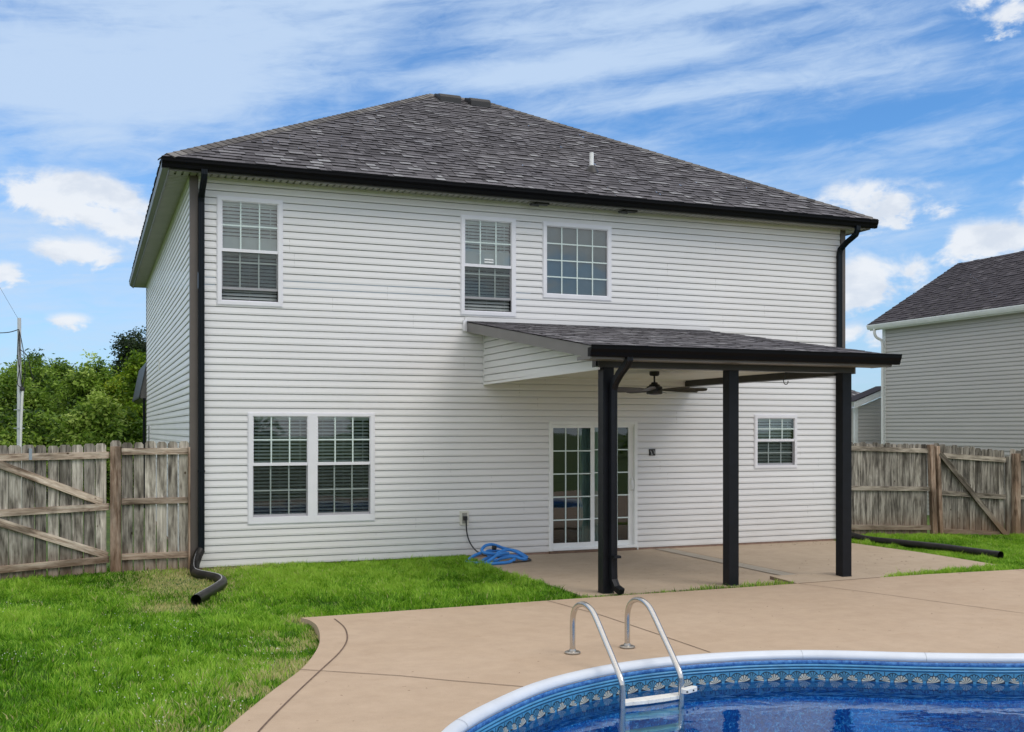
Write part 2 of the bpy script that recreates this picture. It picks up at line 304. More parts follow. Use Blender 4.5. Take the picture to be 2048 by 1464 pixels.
M['cap'] = shingle_mat('ridge_cap_shingles', [(0, (.05, .048, .046)), (.6, (.14, .13, .125)), (1, (.24, .23, .22))])
M['vent'] = pm('vent_plastic', (.016, .015, .016), .5, .15)
M['pvc'] = pm('pvc_pipe', (.88, .88, .87), .4, .03)
M['glass'] = glass_mat('window_glass'); M['screen'] = screen_mat()
M['glass_hi'] = glass_mat('door_glass', (.80, .90, .88), 2.2)
M['blind'] = pm('blind_slats', (.74, .80, .78), .5, .05)
M['blind_up'] = pm('roller_shade', (.68, .70, .69), .7, .05)
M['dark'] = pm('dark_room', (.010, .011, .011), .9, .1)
M['curtain'] = pm('curtain_fabric', (.30, .42, .40), .8, .12, 6, (8, 1, .3))
M['threshold'] = pm('threshold_wood', (.16, .095, .06), .6, .25, 6)
M['found'] = pm('foundation_block', (.30, .20, .15), .9, .25, 8, bump=.3)
M['beam_white'] = pm('ceiling_vinyl', (.70, .68, .60), .5, .05)
M['steel'] = pm('brushed_steel', (.60, .58, .55), .24, .06, 20, (1, 1, 8), metal=1.0)
M['steel_dull'] = pm('flange_steel', (.42, .40, .37), .35, .1, metal=1.0)
M['tread'] = pm('ladder_tread_plastic', (.76, .75, .70), .5, .1, 14, bump=.1)
M['hose'] = pm('blue_hose', (.045, .25, .68), .42, .15, 9)
M['cord'] = pm('black_rubber', (.012, .012, .014), .5, .2)
M['pipe'] = pm('black_corrugated', (.008, .008, .009), .42, .35, 5, c2=(.024, .022, .020), spec=.35)
M['stripe'] = pm('pipe_stripe', (.62, .64, .66), .5, .1)
M['galv'] = pm('galvanised', (.38, .42, .46), .4, .12, 10, metal=.6)
M['conduit'] = pm('grey_conduit', (.55, .58, .62), .45, .08)
M['boards'] = wood_mat('weathered_cedar', (.095, .086, .075), (.33, .30, .255), (.57, .53, .46))
M['rail'] = wood_mat('weathered_rail', (.16, .11, .08), (.43, .335, .26), (.64, .55, .455))
M['wpost'] = wood_mat('weathered_post', (.12, .075, .05), (.29, .20, .145), (.44, .34, .27))
M['boards_d'] = wood_mat('older_cedar', (.065, .060, .053), (.22, .20, .172), (.42, .39, .34))
M['rail_d'] = wood_mat('older_rail', (.12, .10, .08), (.29, .25, .205), (.46, .41, .34))
M['bark'] = pm('bark', (.085, .065, .05), .9, .4, 12, (3, 3, .5), bump=.6)
M['coping'] = pm('pool_coping_vinyl', (.62, .66, .72), .35, .05, 3)
M['bead'] = pm('liner_bead', (.60, .55, .50), .5, .05)
M['cloth'] = pm('ladder_bumper', (.74, .75, .73), .45, .06)

def concrete(name, c, c2):
    m, nt, N, L, B = newmat(name); B.inputs['Roughness'].default_value = .82; B.inputs['Specular IOR Level'].default_value = .25
    tc = N.new('ShaderNodeTexCoord')
    def nz(sc, det, st=(1, 1, 1), rough=.6, off=0):
        mp = N.new('ShaderNodeMapping'); mp.inputs['Scale'].default_value = st; mp.inputs['Location'].default_value = (off, 0, 0); L.new(tc.outputs['Object'], mp.inputs[0])
        n = N.new('ShaderNodeTexNoise'); n.inputs['Scale'].default_value = sc; n.inputs['Detail'].default_value = det; n.inputs['Roughness'].default_value = rough; L.new(mp.outputs[0], n.inputs['Vector']); return n.outputs[0]
    r1 = ramp(N, [(.30, c), (.70, c2)]); L.new(nz(.9, 8, (.8, 1.2, 1), .68), r1.inputs[0])
    r2 = ramp(N, [(.26, (.90, .89, .885)), (.62, (1.03, 1.03, 1.03))]); L.new(nz(4.5, 9, off=4, rough=.7), r2.inputs[0])
    r3 = ramp(N, [(.3, (.88, .88, .88)), (.7, (1.08, 1.08, 1.08))]); L.new(nz(160, 3), r3.inputs[0])
    r5 = ramp(N, [(.62, (1, 1, 1)), (.76, (.93, .90, .87))]); L.new(nz(1.7, 5, (1, 2.2, 1), .55, 21), r5.inputs[0])
    r4 = ramp(N, [(.245, (.35, .28, .2)), (.275, (1, 1, 1))]); L.new(nz(14, 3, (1, 1.6, 1), .5, 9), r4.inputs[0])
    col = r1.outputs[0]
    for r in (r2, r3, r4, r5):
        mx = N.new('ShaderNodeMix'); mx.data_type = 'RGBA'; mx.blend_type = 'MULTIPLY'; mx.inputs[0].default_value = 1; L.new(col, mx.inputs[6]); L.new(r.outputs[0], mx.inputs[7]); col = mx.outputs[2]
    L.new(col, B.inputs['Base Color'])
    bp = N.new('ShaderNodeBump'); bp.inputs['Strength'].default_value = .35; bp.inputs['Distance'].default_value = .006; L.new(nz(60, 7), bp.inputs['Height']); L.new(bp.outputs[0], B.inputs['Normal']); return m
M['deck'] = concrete('tan_concrete', (.450, .335, .235), (.500, .382, .277))
M['patio'] = concrete('patio_concrete', (.405, .318, .228), (.475, .378, .280))
M['band'] = concrete('grey_patch_concrete', (.36, .32, .26), (.42, .375, .31))
M['joint'] = pm('joint_dark', (.13, .085, .060), .9, .3, 10)
M['soil'] = pm('soil', (.12, .085, .05), .95, .4, 6)

# ------------------------------------------------------------------ setting: ground, deck, patio, pool, lawn
DECK_EDGE = smoothpts([(-1.15,-13.2,0),(-1.3,-11.4,0),(-.98,-9.5,0),(-.515,-8.355,0),(-.07,-7.422,0),(.30,-6.70,0),(.575,-5.95,0),(.715,-5.357,0),(.785,-4.84,0),(.775,-4.52,0)], 6)
DECK = [(p.x, p.y) for p in DECK_EDGE]+[(.72,-4.36),(1.8,-4.33),(2.94,-4.30),(3.95,-4.26),(6.13,-4.225),(6.98,-4.20),(8.31,-4.15),(9.1,-4.12),(10.7,-4.20),(13.5,-4.25),(13.5,-14.6),(-.6,-14.6)]
POOL = [(.823,-8.834),(1.068,-8.541),(1.42,-8.215),(1.819,-7.90),(2.25,-7.665),(2.797,-7.482),(3.35,-7.425),(3.975,-7.474),(4.502,-7.614),(4.90,-7.80),(5.25,-8.00),(5.65,-8.20),(6.2,-8.43),(7.0,-8.66),(8.0,-8.72),(9.2,-8.72),(10.3,-9.1),(10.9,-10.0),(10.9,-11.3),(10.2,-12.3),(8.8,-12.75),(6.8,-12.8),(4.6,-12.7),(2.8,-12.45),(1.4,-11.8),(.65,-10.9),(.45,-9.9),(.55,-9.3)]
POOLP = [Vector((p.x, p.y)) for p in smoothpts([(x, y, 0) for x, y in POOL], 8, closed=True)]
PATIO = [(3.97,.0),(3.98,-1.2),(4.04,-1.9),(4.07,-3.0),(4.08,-4.08),(6.95,-4.08),(6.95,-3.68),(8.32,-3.68),(8.35,-4.10),(10.9,-3.74),(11.0,-2.1),(10.92,-.6),(10.85,.0)]
def inpoly(x, y, poly):
    x = np.asarray(x); y = np.asarray(y); c = np.zeros(x.shape, bool); n = len(poly); j = n-1
    for i in range(n):
        xi, yi = poly[i]; xj, yj = poly[j]
        if yi != yj:
            c ^= ((yi > y) != (yj > y)) & (x < (xj-xi)*(y-yi)/(yj-yi)+xi)
        j = i
    return c
def gz(x, y):
    x = np.asarray(x, float); y = np.asarray(y, float)
    z = -.035+.012*np.sin(x*1.7+y*.6)+.010*np.sin(y*2.3-x*.9)
    z = z-.030*np.clip(x-11, 0, 12)*(y > -6)-.0*x
    z = z+.035*np.exp(-((y+.4)**2)/1.2)*(x < 4)*(x > -6)
    z = z-.06*np.exp(-((x-.62)**2+(y+5.0)**2)/.45)
    z = z+.05*np.exp(-((x-13.2)**2)/3-((y+.2)**2)/.8)
    return z
def grid_axis(a, b, fine, far):
    m = list(np.arange(a, b+1e-6, fine)); lo = []; s = fine; v = a
    while v > -far: s *= 1.6; v -= s; lo.append(v)
    hi = []; s = fine; v = m[-1]
    while v < far: s *= 1.6; v += s; hi.append(v)
    return np.array(lo[::-1]+m+hi)
def ground():
    X = grid_axis(-8, 18, .25, 900); Y = grid_axis(-18, 4, .25, 900); nx, ny = len(X), len(Y)
    gx, gy = np.meshgrid(X, Y); z = gz(gx, gy)
    far = np.maximum(np.abs(gx-5)-16, np.abs(gy+7)-14); z = np.where(far > 0, z*np.exp(-np.clip(far, 0, 50)/6)-.03, z)
    v = np.stack([gx.ravel(), gy.ravel(), z.ravel()], 1); f = []
    for j in range(ny-1):
        for i in range(nx-1):
            cx_, cy_ = (X[i]+X[i+1])/2, (Y[j]+Y[j+1])/2
            if .35 < cx_ < 11.2 and -13.0 < cy_ < -7.2: continue
            f.append((j*nx+i, j*nx+i+1, (j+1)*nx+i+1, (j+1)*nx+i))
    m, nt, N, L, B = newmat('lawn_ground'); B.inputs['Roughness'].default_value = .95
    tc = N.new('ShaderNodeTexCoord')
    def nz(sc, d=6):
        n = N.new('ShaderNodeTexNoise'); n.inputs['Scale'].default_value = sc; n.inputs['Detail'].default_value = d; L.new(tc.outputs['Object'], n.inputs['Vector']); return n.outputs[0]
    r1 = ramp(N, [(.35, (.06, .12, .018)), (.62, (.12, .20, .03))]); L.new(nz(1.2), r1.inputs[0])
    r2 = ramp(N, [(.35, (.55, .5, .45)), (.65, (1.2, 1.15, 1.1))]); L.new(nz(35), r2.inputs[0])
    mx = N.new('ShaderNodeMix'); mx.data_type = 'RGBA'; mx.blend_type = 'MULTIPLY'; mx.inputs[0].default_value = 1; L.new(r1.outputs[0], mx.inputs[6]); L.new(r2.outputs[0], mx.inputs[7]); L.new(mx.outputs[2], B.inputs['Base Color'])
    me = bpy.data.meshes.new('ground'); me.from_pydata(v.tolist(), [], f); me.materials.append(m); me.polygons.foreach_set('use_smooth', [True]*len(f))
    o = bpy.data.objects.new('ground', me); COL.objects.link(o); tag(o, kind='structure')
ground()
def slab(name, outer, hole, z, th, mat):
    bm = bmesh.new(); loops = []
    for lp in ([outer] + ([hole] if hole else [])):
        vs_ = [bm.verts.new((x, y, z)) for x, y in lp]; es = [bm.edges.new((vs_[i], vs_[(i+1) % len(vs_)])) for i in range(len(vs_))]; loops.append((vs_, es))
    bmesh.ops.triangle_fill(bm, use_beauty=True, use_dissolve=False, edges=[e for l in loops for e in l[1]])
    for f in bm.faces:
        if f.normal.z < 0: f.normal_flip()
    for vs_, es in loops:                       # small rounded arris, then the vertical side
        n = len(vs_); lo = [bm.verts.new((v.co.x, v.co.y, z-th)) for v in vs_]
        for i in range(n): bm.faces.new((vs_[i], vs_[(i+1) % n], lo[(i+1) % n], lo[i]))
    me = bpy.data.meshes.new(name); bm.to_mesh(me); bm.free(); me.materials.append(mat)
    at = me.attributes.new('tone', 'FLOAT', 'FACE')
    o = bpy.data.objects.new(name, me); COL.objects.link(o); return tag(o, kind='structure')
deck = slab('pool_deck', DECK, [(p.x, p.y) for p in POOLP], 0.0, .12, M['deck'])
patio = slab('patio', PATIO, None, -.012, .11, M['patio'])
ab = MB(); A_ = [(6.952,-3.682,.032),(8.318,-3.682,.032),(8.36,-4.14,.005),(6.985,-4.205,.005)]
ab.face(A_)
for k in range(4): p_, q_ = A_[k], A_[(k+1) % 4]; ab.face([p_, q_, (q_[0],q_[1],-.12), (p_[0],p_[1],-.12)], mi=1 if k == 3 else 0)
ab.build('patio_apron', [M['patio'], pm('raw_slab_side', (.20, .14, .10), .9, .3, 10)])['kind'] = 'structure'
def strip(mb, pts, w, z, h=.003):
    pts = [Vector((p[0], p[1], 0)) for p in pts]; a = []
    for i, p in enumerate(pts):
        d = (pts[min(i+1, len(pts)-1)]-pts[max(i-1, 0)]).normalized(); nrm = Vector((-d.y, d.x, 0))*w/2
        a.append((p+nrm, p-nrm))
    for i in range(len(a)-1):
        mb.face([(a[i][0].x,a[i][0].y,z),(a[i][1].x,a[i][1].y,z),(a[i+1][1].x,a[i+1][1].y,z),(a[i+1][0].x,a[i+1][0].y,z)])
jb = MB()
strip(jb, smoothpts([(-.62,-9.3,0),(-.3,-8.44,0),(.06,-7.62,0),(.415,-6.858,0),(.70,-6.25,0),(.868,-5.80,0),(.965,-5.40,0),(1.02,-5.0,0),(1.025,-4.56,0)], 6), .014, .004)
strip(jb, [(.252,-6.736),(.967,-7.263),(1.271,-7.55),(1.735,-7.95)], .010, .0045)
strip(jb, [(3.52,-4.29),(3.664,-5.349),(3.70,-6.327),(3.72,-7.40)], .010, .004)
strip(jb, [(7.0,-4.23),(7.35,-5.2),(7.62,-6.1),(7.9,-7.0),(8.2,-8.7)], .010, .004)
strip(jb, [(7.0,-4.215),(8.33,-4.16)], .012, .005)
strip(jb, [(10.6,-4.25),(10.7,-8.9)], .010, .004)
o = jb.build('deck_joint', M['joint'], recalc=False); tag(o, kind='structure')
pb = MB(); pb.face([(7.275,-.03,-.008),(7.545,-.03,-.008),(7.55,-3.66,-.008),(7.285,-3.66,-.008)])
o = pb.build('patio_patch_strip', M['band'], recalc=False); tag(o, kind='structure')
jb = MB(); strip(jb, [(7.27,-.03),(7.28,-3.66)], .012, -.004); strip(jb, [(7.55,-.03),(7.555,-3.66)], .010, -.004)
o = jb.build('patio_joint', M['joint'], recalc=False); tag(o, kind='structure')

# pool: coping, liner, water, ladder
def offset(poly, d):
    n = len(poly); out = []
    for i in range(n):
        t = (poly[(i+1) % n]-poly[i-1]).normalized(); out.append(poly[i]+Vector((t.y, -t.x))*d)
    return out
WATER_Z = -.245
pool = thing('swimming_pool', 'in-ground pool with white coping and blue shell-pattern liner set in the tan deck', 'pool', (5.5, -10.5, 0))
def sweep(profile, base, nm, mat, closed_prof=False, uvs=False, smooth=True):
    n = len(base); v = []; f = []; uv = []; cum = [0]
    for i in range(n): cum.append(cum[-1]+(base[(i+1) % n]-base[i]).length)
    for d, z in profile:
        for p in offset(base, d): v.append((p.x-5.5, p.y+10.5, z))
    m = len(profile)
    for k in range(m if closed_prof else m-1):
        k2 = (k+1) % m
        for i in range(n):
            j = (i+1) % n; f.append((k*n+i, k*n+j, k2*n+j, k2*n+i))
            if uvs: uv += [cum[i], profile[k][1], cum[i+1], profile[k][1], cum[i+1], profile[k2][1], cum[i], profile[k2][1]]
    me = bpy.data.meshes.new(nm); me.from_pydata(v, [], f); me.materials.append(mat)
    if uvs: me.uv_layers.new(name='uv').data.foreach_set('uv', uv)
    if smooth: me.polygons.foreach_set('use_smooth', [True]*len(f))
    o = bpy.data.objects.new(nm, me); COL.objects.link(o); o.parent = pool; return o
# which side is inside?  (polygon orientation)
area = sum(POOLP[i].x*POOLP[(i+1) % len(POOLP)].y-POOLP[(i+1) % len(POOLP)].x*POOLP[i].y for i in range(len(POOLP)))
SG = -1.0 if area > 0 else 1.0       # offset(+) goes right of travel: inside when clockwise
sweep([(SG*d, z) for d, z in [(-.004,-.004),(-.003,.003),(.002,.0055),(.015,.007),(.036,.004),(.056,-.004),(.072,-.016),(.082,-.031),(.083,-.046),(.079,-.055),(.074,-.058),(.07,-.058)]], POOLP, 'coping', M['coping'])
def coping_seam(i):
    b = MB(); q = [offset(POOLP, SG*d)[i] for d in (-.003, .015, .037, .057, .0735, .084, .0845)]; zz = (.005, .0085, .0055, -.0025, -.015, -.031, -.054)
    t = (POOLP[(i+1) % len(POOLP)]-POOLP[i-1]).normalized()*.0022
    for k in range(6):
        a, c = q[k], q[k+1]; b.face([(a.x-t.x-5.5,a.y-t.y+10.5,zz[k]),(a.x+t.x-5.5,a.y+t.y+10.5,zz[k]),(c.x+t.x-5.5,c.y+t.y+10.5,zz[k+1]),(c.x-t.x-5.5,c.y-t.y+10.5,zz[k+1])])
    return b.build('coping_seam', M['galv'], pool, recalc=False)
for i in (5, 64, 84, 6): coping_seam(i) if i != 6 else None
sweep([(SG*.070, -.056), (SG*.074, -.060), (SG*.074, -.0645), (SG*.068, -.066)], POOLP, 'liner_bead', M['bead'])
def liner_mat():
    m, nt, N, L, B = newmat('pool_liner'); B.inputs['Roughness'].default_value = .35
    tc = N.new('ShaderNodeTexCoord'); vo = N.new('ShaderNodeTexVoronoi'); vo.inputs['Scale'].default_value = 22; vo.feature = 'SMOOTH_F1'
    no = N.new('ShaderNodeTexNoise'); no.inputs['Scale'].default_value = 30; no.inputs['Detail'].default_value = 4; no.inputs['Distortion'].default_value = 1.5; L.new(tc.outputs['Object'], no.inputs['Vector']); L.new(tc.outputs['Object'], vo.inputs['Vector'])
    r = ramp(N, [(.38, (.003, .11, .40)), (.54, (.008, .25, .64)), (.62, (.08, .52, .84)), (.72, (.60, .85, .95))]); L.new(no.outputs[0], r.inputs[0])
    L.new(r.outputs[0], B.inputs['Base Color']); return m
M['liner'] = liner_mat()
sweep([(SG*.078, -.385), (SG*.079, -1.15)], POOLP, 'liner_wall', M['liner'], smooth=True)
sweep([(SG*.076, -.063), (SG*.076, -.245), (SG*.078, -.385)], POOLP, 'liner_shade_border', pm('liner_navy_shade', (.004, .055, .24), .35, .35, 26, c2=(.012, .13, .40)), smooth=True)  # navy below the waterline paints in the shadow on the submerged wall
fl = offset(POOLP, SG*.076); fb = MB(); fb.face([(p.x-5.5, p.y+10.5, -1.15) for p in fl]); fb.build('liner_floor', M['liner'], pool, recalc=False)
# moulded rope bands and shell tiles, in relief along the liner
M['rope'] = pm('liner_rope_blue', (.065, .26, .46), .35, .2, 12); M['tile'] = pm('liner_tile_blue', (.065, .27, .47), .35, .15, 6)
M['speck'] = pm('liner_speckle_band', (.008, .07, .30), .35, .0, 30, c2=(.10, .30, .62), det=5)
M['line'] = pm('liner_line_navy', (.005, .018, .045), .5, .1); M['shell_c'] = pm('shell_cream', (.46, .46, .40), .4, .15, 20); M['shell_b'] = pm('shell_blue', (.06, .21, .34), .4, .2, 20)
sweep([(SG*.0765, -.066), (SG*.079, -.067), (SG*.079, -.098), (SG*.0765, -.099)], POOLP, 'speckle_band', M['speck'])
for z0 in (-.102, -.127):
    sweep([(SG*(.078+.010*math.sin(math.pi*k/6)), z0-.021*k/6) for k in range(7)], POOLP, 'rope_band', M['rope'])
    sweep([(SG*.0785, z0-.0215), (SG*.0785, z0-.0245)], POOLP, 'navy_line', M['line'])
sweep([(SG*.0782, -.1525), (SG*.0782, -.300)], POOLP, 'tile_band', M['tile'])
def shells():
    inner = offset(POOLP, SG*.0795); n = len(inner); cum = [0.0]
    for i in range(n): cum.append(cum[-1]+(inner[(i+1) % n]-inner[i]).length)
    tot = cum[-1]
    def at(u, z, lift=0.0):
        u = u % tot; i = min(max(int(np.searchsorted(cum, u))-1, 0), n-1); t = (u-cum[i])/(cum[i+1]-cum[i]+1e-9)
        p = inner[i].lerp(inner[(i+1) % n], t); d = (inner[(i+1) % n]-inner[i]).normalized(); nn = Vector((d.y, -d.x))*SG*lift
        return (p.x+nn.x-5.5, p.y+nn.y+10.5, z)
    def fan(mb, u, z, r, mi, lean):
        K = 6
        for k in range(K):
            a0 = math.pi*(.02+.96*k/K)+lean; a1 = math.pi*(.02+.96*(k+.72)/K)+lean
            pts = [(0, 0)]+[(math.cos(a0+(a1-a0)*q/3)*r*(1.0 if q in (1, 2) else .95), math.sin(a0+(a1-a0)*q/3)*r*(1.0 if q in (1, 2) else .95)) for q in range(4)]
            mb.face([at(u+x, z+y, .003) for x, y in pts], mi=mi)
        pts = [(math.cos(math.pi*q/8)*r*1.10, math.sin(math.pi*q/8)*r*1.16-.002) for q in range(9)]
        mb.face([at(u+x, z+y, .0016) for x, y in pts], mi=2)
    mb = MB(); per = .27; npd = int(tot/per); per = tot/npd
    for k in range(npd):
        u = k*per
        if not any(True for _ in [0]): continue
        fan(mb, u, -.241, .056, 0, .25); fan(mb, u+per*.5, -.238, .044, 0, -.2)
        fan(mb, u+per*.25, -.222, .055, 1, -.15); fan(mb, u+per*.75, -.222, .055, 1, .15)
        for q in (0, .5):
            w = .0026; mb.face([at(u+q*per-w, -.155, .001), at(u+q*per+w, -.155, .001), at(u+q*per+w, -.20, .001), at(u+q*per-w, -.20, .001)], mi=2)
            for s_ in (-1, 1):
                a_, b_ = u+q*per, u+q*per+s_*per*.25
                mb.face([at(a_, -.207, .001), at(a_, -.202, .001), at(b_, -.167, .001), at(b_, -.172, .001)], mi=2)
    mb.build('shell_tile', [M['shell_c'], M['shell_b'], M['line']], pool, recalc=False)
shells()
def water_mat():
    m = bpy.data.materials.new('pool_water'); m.use_nodes = True; N = m.node_tree.nodes; L = m.node_tree.links
    for n in list(N): N.remove(n)
    out = N.new('ShaderNodeOutputMaterial'); mx = N.new('ShaderNodeMixShader'); tr = N.new('ShaderNodeBsdfTransparent'); gl = N.new('ShaderNodeBsdfGlossy')
    tr.inputs[0].default_value = (.50, .86, .97, 1); gl.inputs['Roughness'].default_value = .01; gl.inputs[0].default_value = (.78, .93, 1, 1)
    fr = N.new('ShaderNodeFresnel'); fr.inputs[0].default_value = 1.45
    tc = N.new('ShaderNodeTexCoord')
    def nz(sc, st, det, dist=0.):
        mp = N.new('ShaderNodeMapping'); mp.inputs['Scale'].default_value = st; L.new(tc.outputs['Object'], mp.inputs[0])
        n = N.new('ShaderNodeTexNoise'); n.inputs['Scale'].default_value = sc; n.inputs['Detail'].default_value = det; n.inputs['Distortion'].default_value = dist; L.new(mp.outputs[0], n.inputs['Vector']); return n.outputs[0]
    a = nz(2.2, (1, 1.6, 1), 2, .6); b = nz(9, (1, 1.5, 1), 2, .4)
    ad = N.new('ShaderNodeMath'); ad.operation = 'MULTIPLY_ADD'; L.new(b, ad.inputs[0]); ad.inputs[1].default_value = .12; L.new(a, ad.inputs[2])
    bp = N.new('ShaderNodeBump'); bp.inputs['Strength'].default_value = .17; bp.inputs['Distance'].default_value = .030; L.new(ad.outputs[0], bp.inputs['Height'])
    for s_ in (gl, fr): L.new(bp.outputs[0], s_.inputs['Normal'])
    L.new(fr.outputs[0], mx.inputs[0]); L.new(tr.outputs[0], mx.inputs[1]); L.new(gl.outputs[0], mx.inputs[2]); L.new(mx.outputs[0], out.inputs[0]); return m
wf = MB(); wf.face([(p.x-5.5, p.y+10.5, WATER_Z) for p in (offset(POOLP, SG*.08)[::-1] if SG > 0 else offset(POOLP, SG*.08))])
wo = wf.build('water', water_mat(), pool, recalc=False)
def ladder():
    t = thing('pool_ladder', 'stainless steel pool ladder with two looping handrails and white treads going down into the water', 'pool ladder', (2.86, -7.3, 0))
    for x0, dy in ((2.588, 0.0), (3.145, .045)):
        P = [(x0,-6.993,0),(x0,-6.993,.14),(x0,-6.995,.28),(x0,-7.02,.36),(x0,-7.085,.425),(x0,-7.19,.458),(x0,-7.30,.455),(x0,-7.40,.42),(x0,-7.49,.35),(x0,-7.60,.25),(x0,-7.73,.135),(x0,-7.85,.025),(x0,-7.895,-.02),(x0,-7.918,-.07),(x0,-7.925,-.16),(x0,-7.925,-.95)]
        P = [(x-2.86, y+7.3+dy, z) for x, y, z in P]; b = MB(); b.tube(smoothpts(P, 6), .0245, 20); b.build('handrail', M['steel'], t, smooth=True)
        f = MB(); f.lathe([(.066,.002),(.070,.006),(.070,.014),(.060,.020),(.032,.024),(.028,.040),(.024,.042)], (x0-2.86, -6.993+7.3+dy, 0), 32); f.build('flange', M['steel_dull'], t, smooth=True)
    for k, z in enumerate((-.205, -.325, -.455)):
        b = MB(); x0, x1 = 2.612-2.86, 3.170-2.86; y0, y1 = -7.925+7.3, -7.835+7.3
        n = 8; pts = []
        for i in range(n+1):
            u = i/n; bow = .020*math.sin(math.pi*u); pts.append((x0+(x1-x0)*u, y0+.045*u-bow, y1+.045*u))
        for i in range(n):
            a, c = pts[i], pts[i+1]; b.hexa([(a[0],a[1],z-.032),(c[0],c[1],z-.032),(c[0],c[2],z-.032),(a[0],a[2],z-.032),(a[0],a[1],z),(c[0],c[1],z),(c[0],c[2],z),(a[0],a[2],z)])
        bm = bmesh.new(); b.build('tread', M['tread'], t, bevel=.004)
    b = MB()                                         # white wall bumper clamped to the far rail
    for i in range(20):
        pass
    prof = [(math.cos(a)*.03-(.055 if math.cos(a) < 0 else -.055), math.sin(a)*.032) for a in [2*math.pi*k/24 for k in range(24)]]
    b.prism(prof, (3.205-2.86, -7.905+7.3, -.182), (3.205-2.86, -7.905+7.3, -.145), (.93,.37,0), (-.37,.93,0)); o = b.build('rail_bumper', M['cloth'], t, smooth=True, bevel=.003)
    for q in (-.068, .012, .078):
        d = MB(); d.box(3.205-2.86+.93*q-.005+.012, -.605+.37*q-.0385, -.169, 3.205-2.86+.93*q+.005+.012, -.605+.37*q-.026, -.158); d.build('bumper_bolt', M['cord'], t)
ladder()

# ------------------------------------------------------------------ grass
def frustum(x, y, mx=.10):
    dx = x-CAM.x; dy = y-CAM.y; F = (-math.sin(TH), math.cos(TH)); Rr = (math.cos(TH), math.sin(TH)); D = dx*F[0]+dy*F[1]; u = (dx*Rr[0]+dy*Rr[1])/np.maximum(D, .01)
    return (D > 5.2) & (np.abs(u) < 1024/FPX+mx)
def vnoise(x, y, s, seed):
    r = np.random.default_rng(seed); G = r.random((64, 64)); xf = x*s; yf = y*s; xi = np.floor(xf).astype(int); yi = np.floor(yf).astype(int); fx = xf-xi; fy = yf-yi; fx = fx*fx*(3-2*fx); fy = fy*fy*(3-2*fy)
    g = lambda a, b: G[a % 64, b % 64]
    return (g(xi, yi)*(1-fx)+g(xi+1, yi)*fx)*(1-fy)+(g(xi, yi+1)*(1-fx)+g(xi+1, yi+1)*fx)*fy
LPIPE = [(.115,-.085,.27),(.07,-.16,.20),(.02,-.32,.10),(.0,-.60,.045),(.045,-.88,.04),(.15,-1.12,.04),(.235,-1.42,.04),(.215,-1.80,.04),(.06,-2.27,.035),(-.10,-2.68,.03),(-.20,-2.95,.03)]
RPIPE = [(11.07,-.12,.10),(11.2,-.5,.045),(11.33,-1.05,.04),(11.49,-1.9,.04),(11.54,-2.5,.035),(11.56,-3.05,.035)]
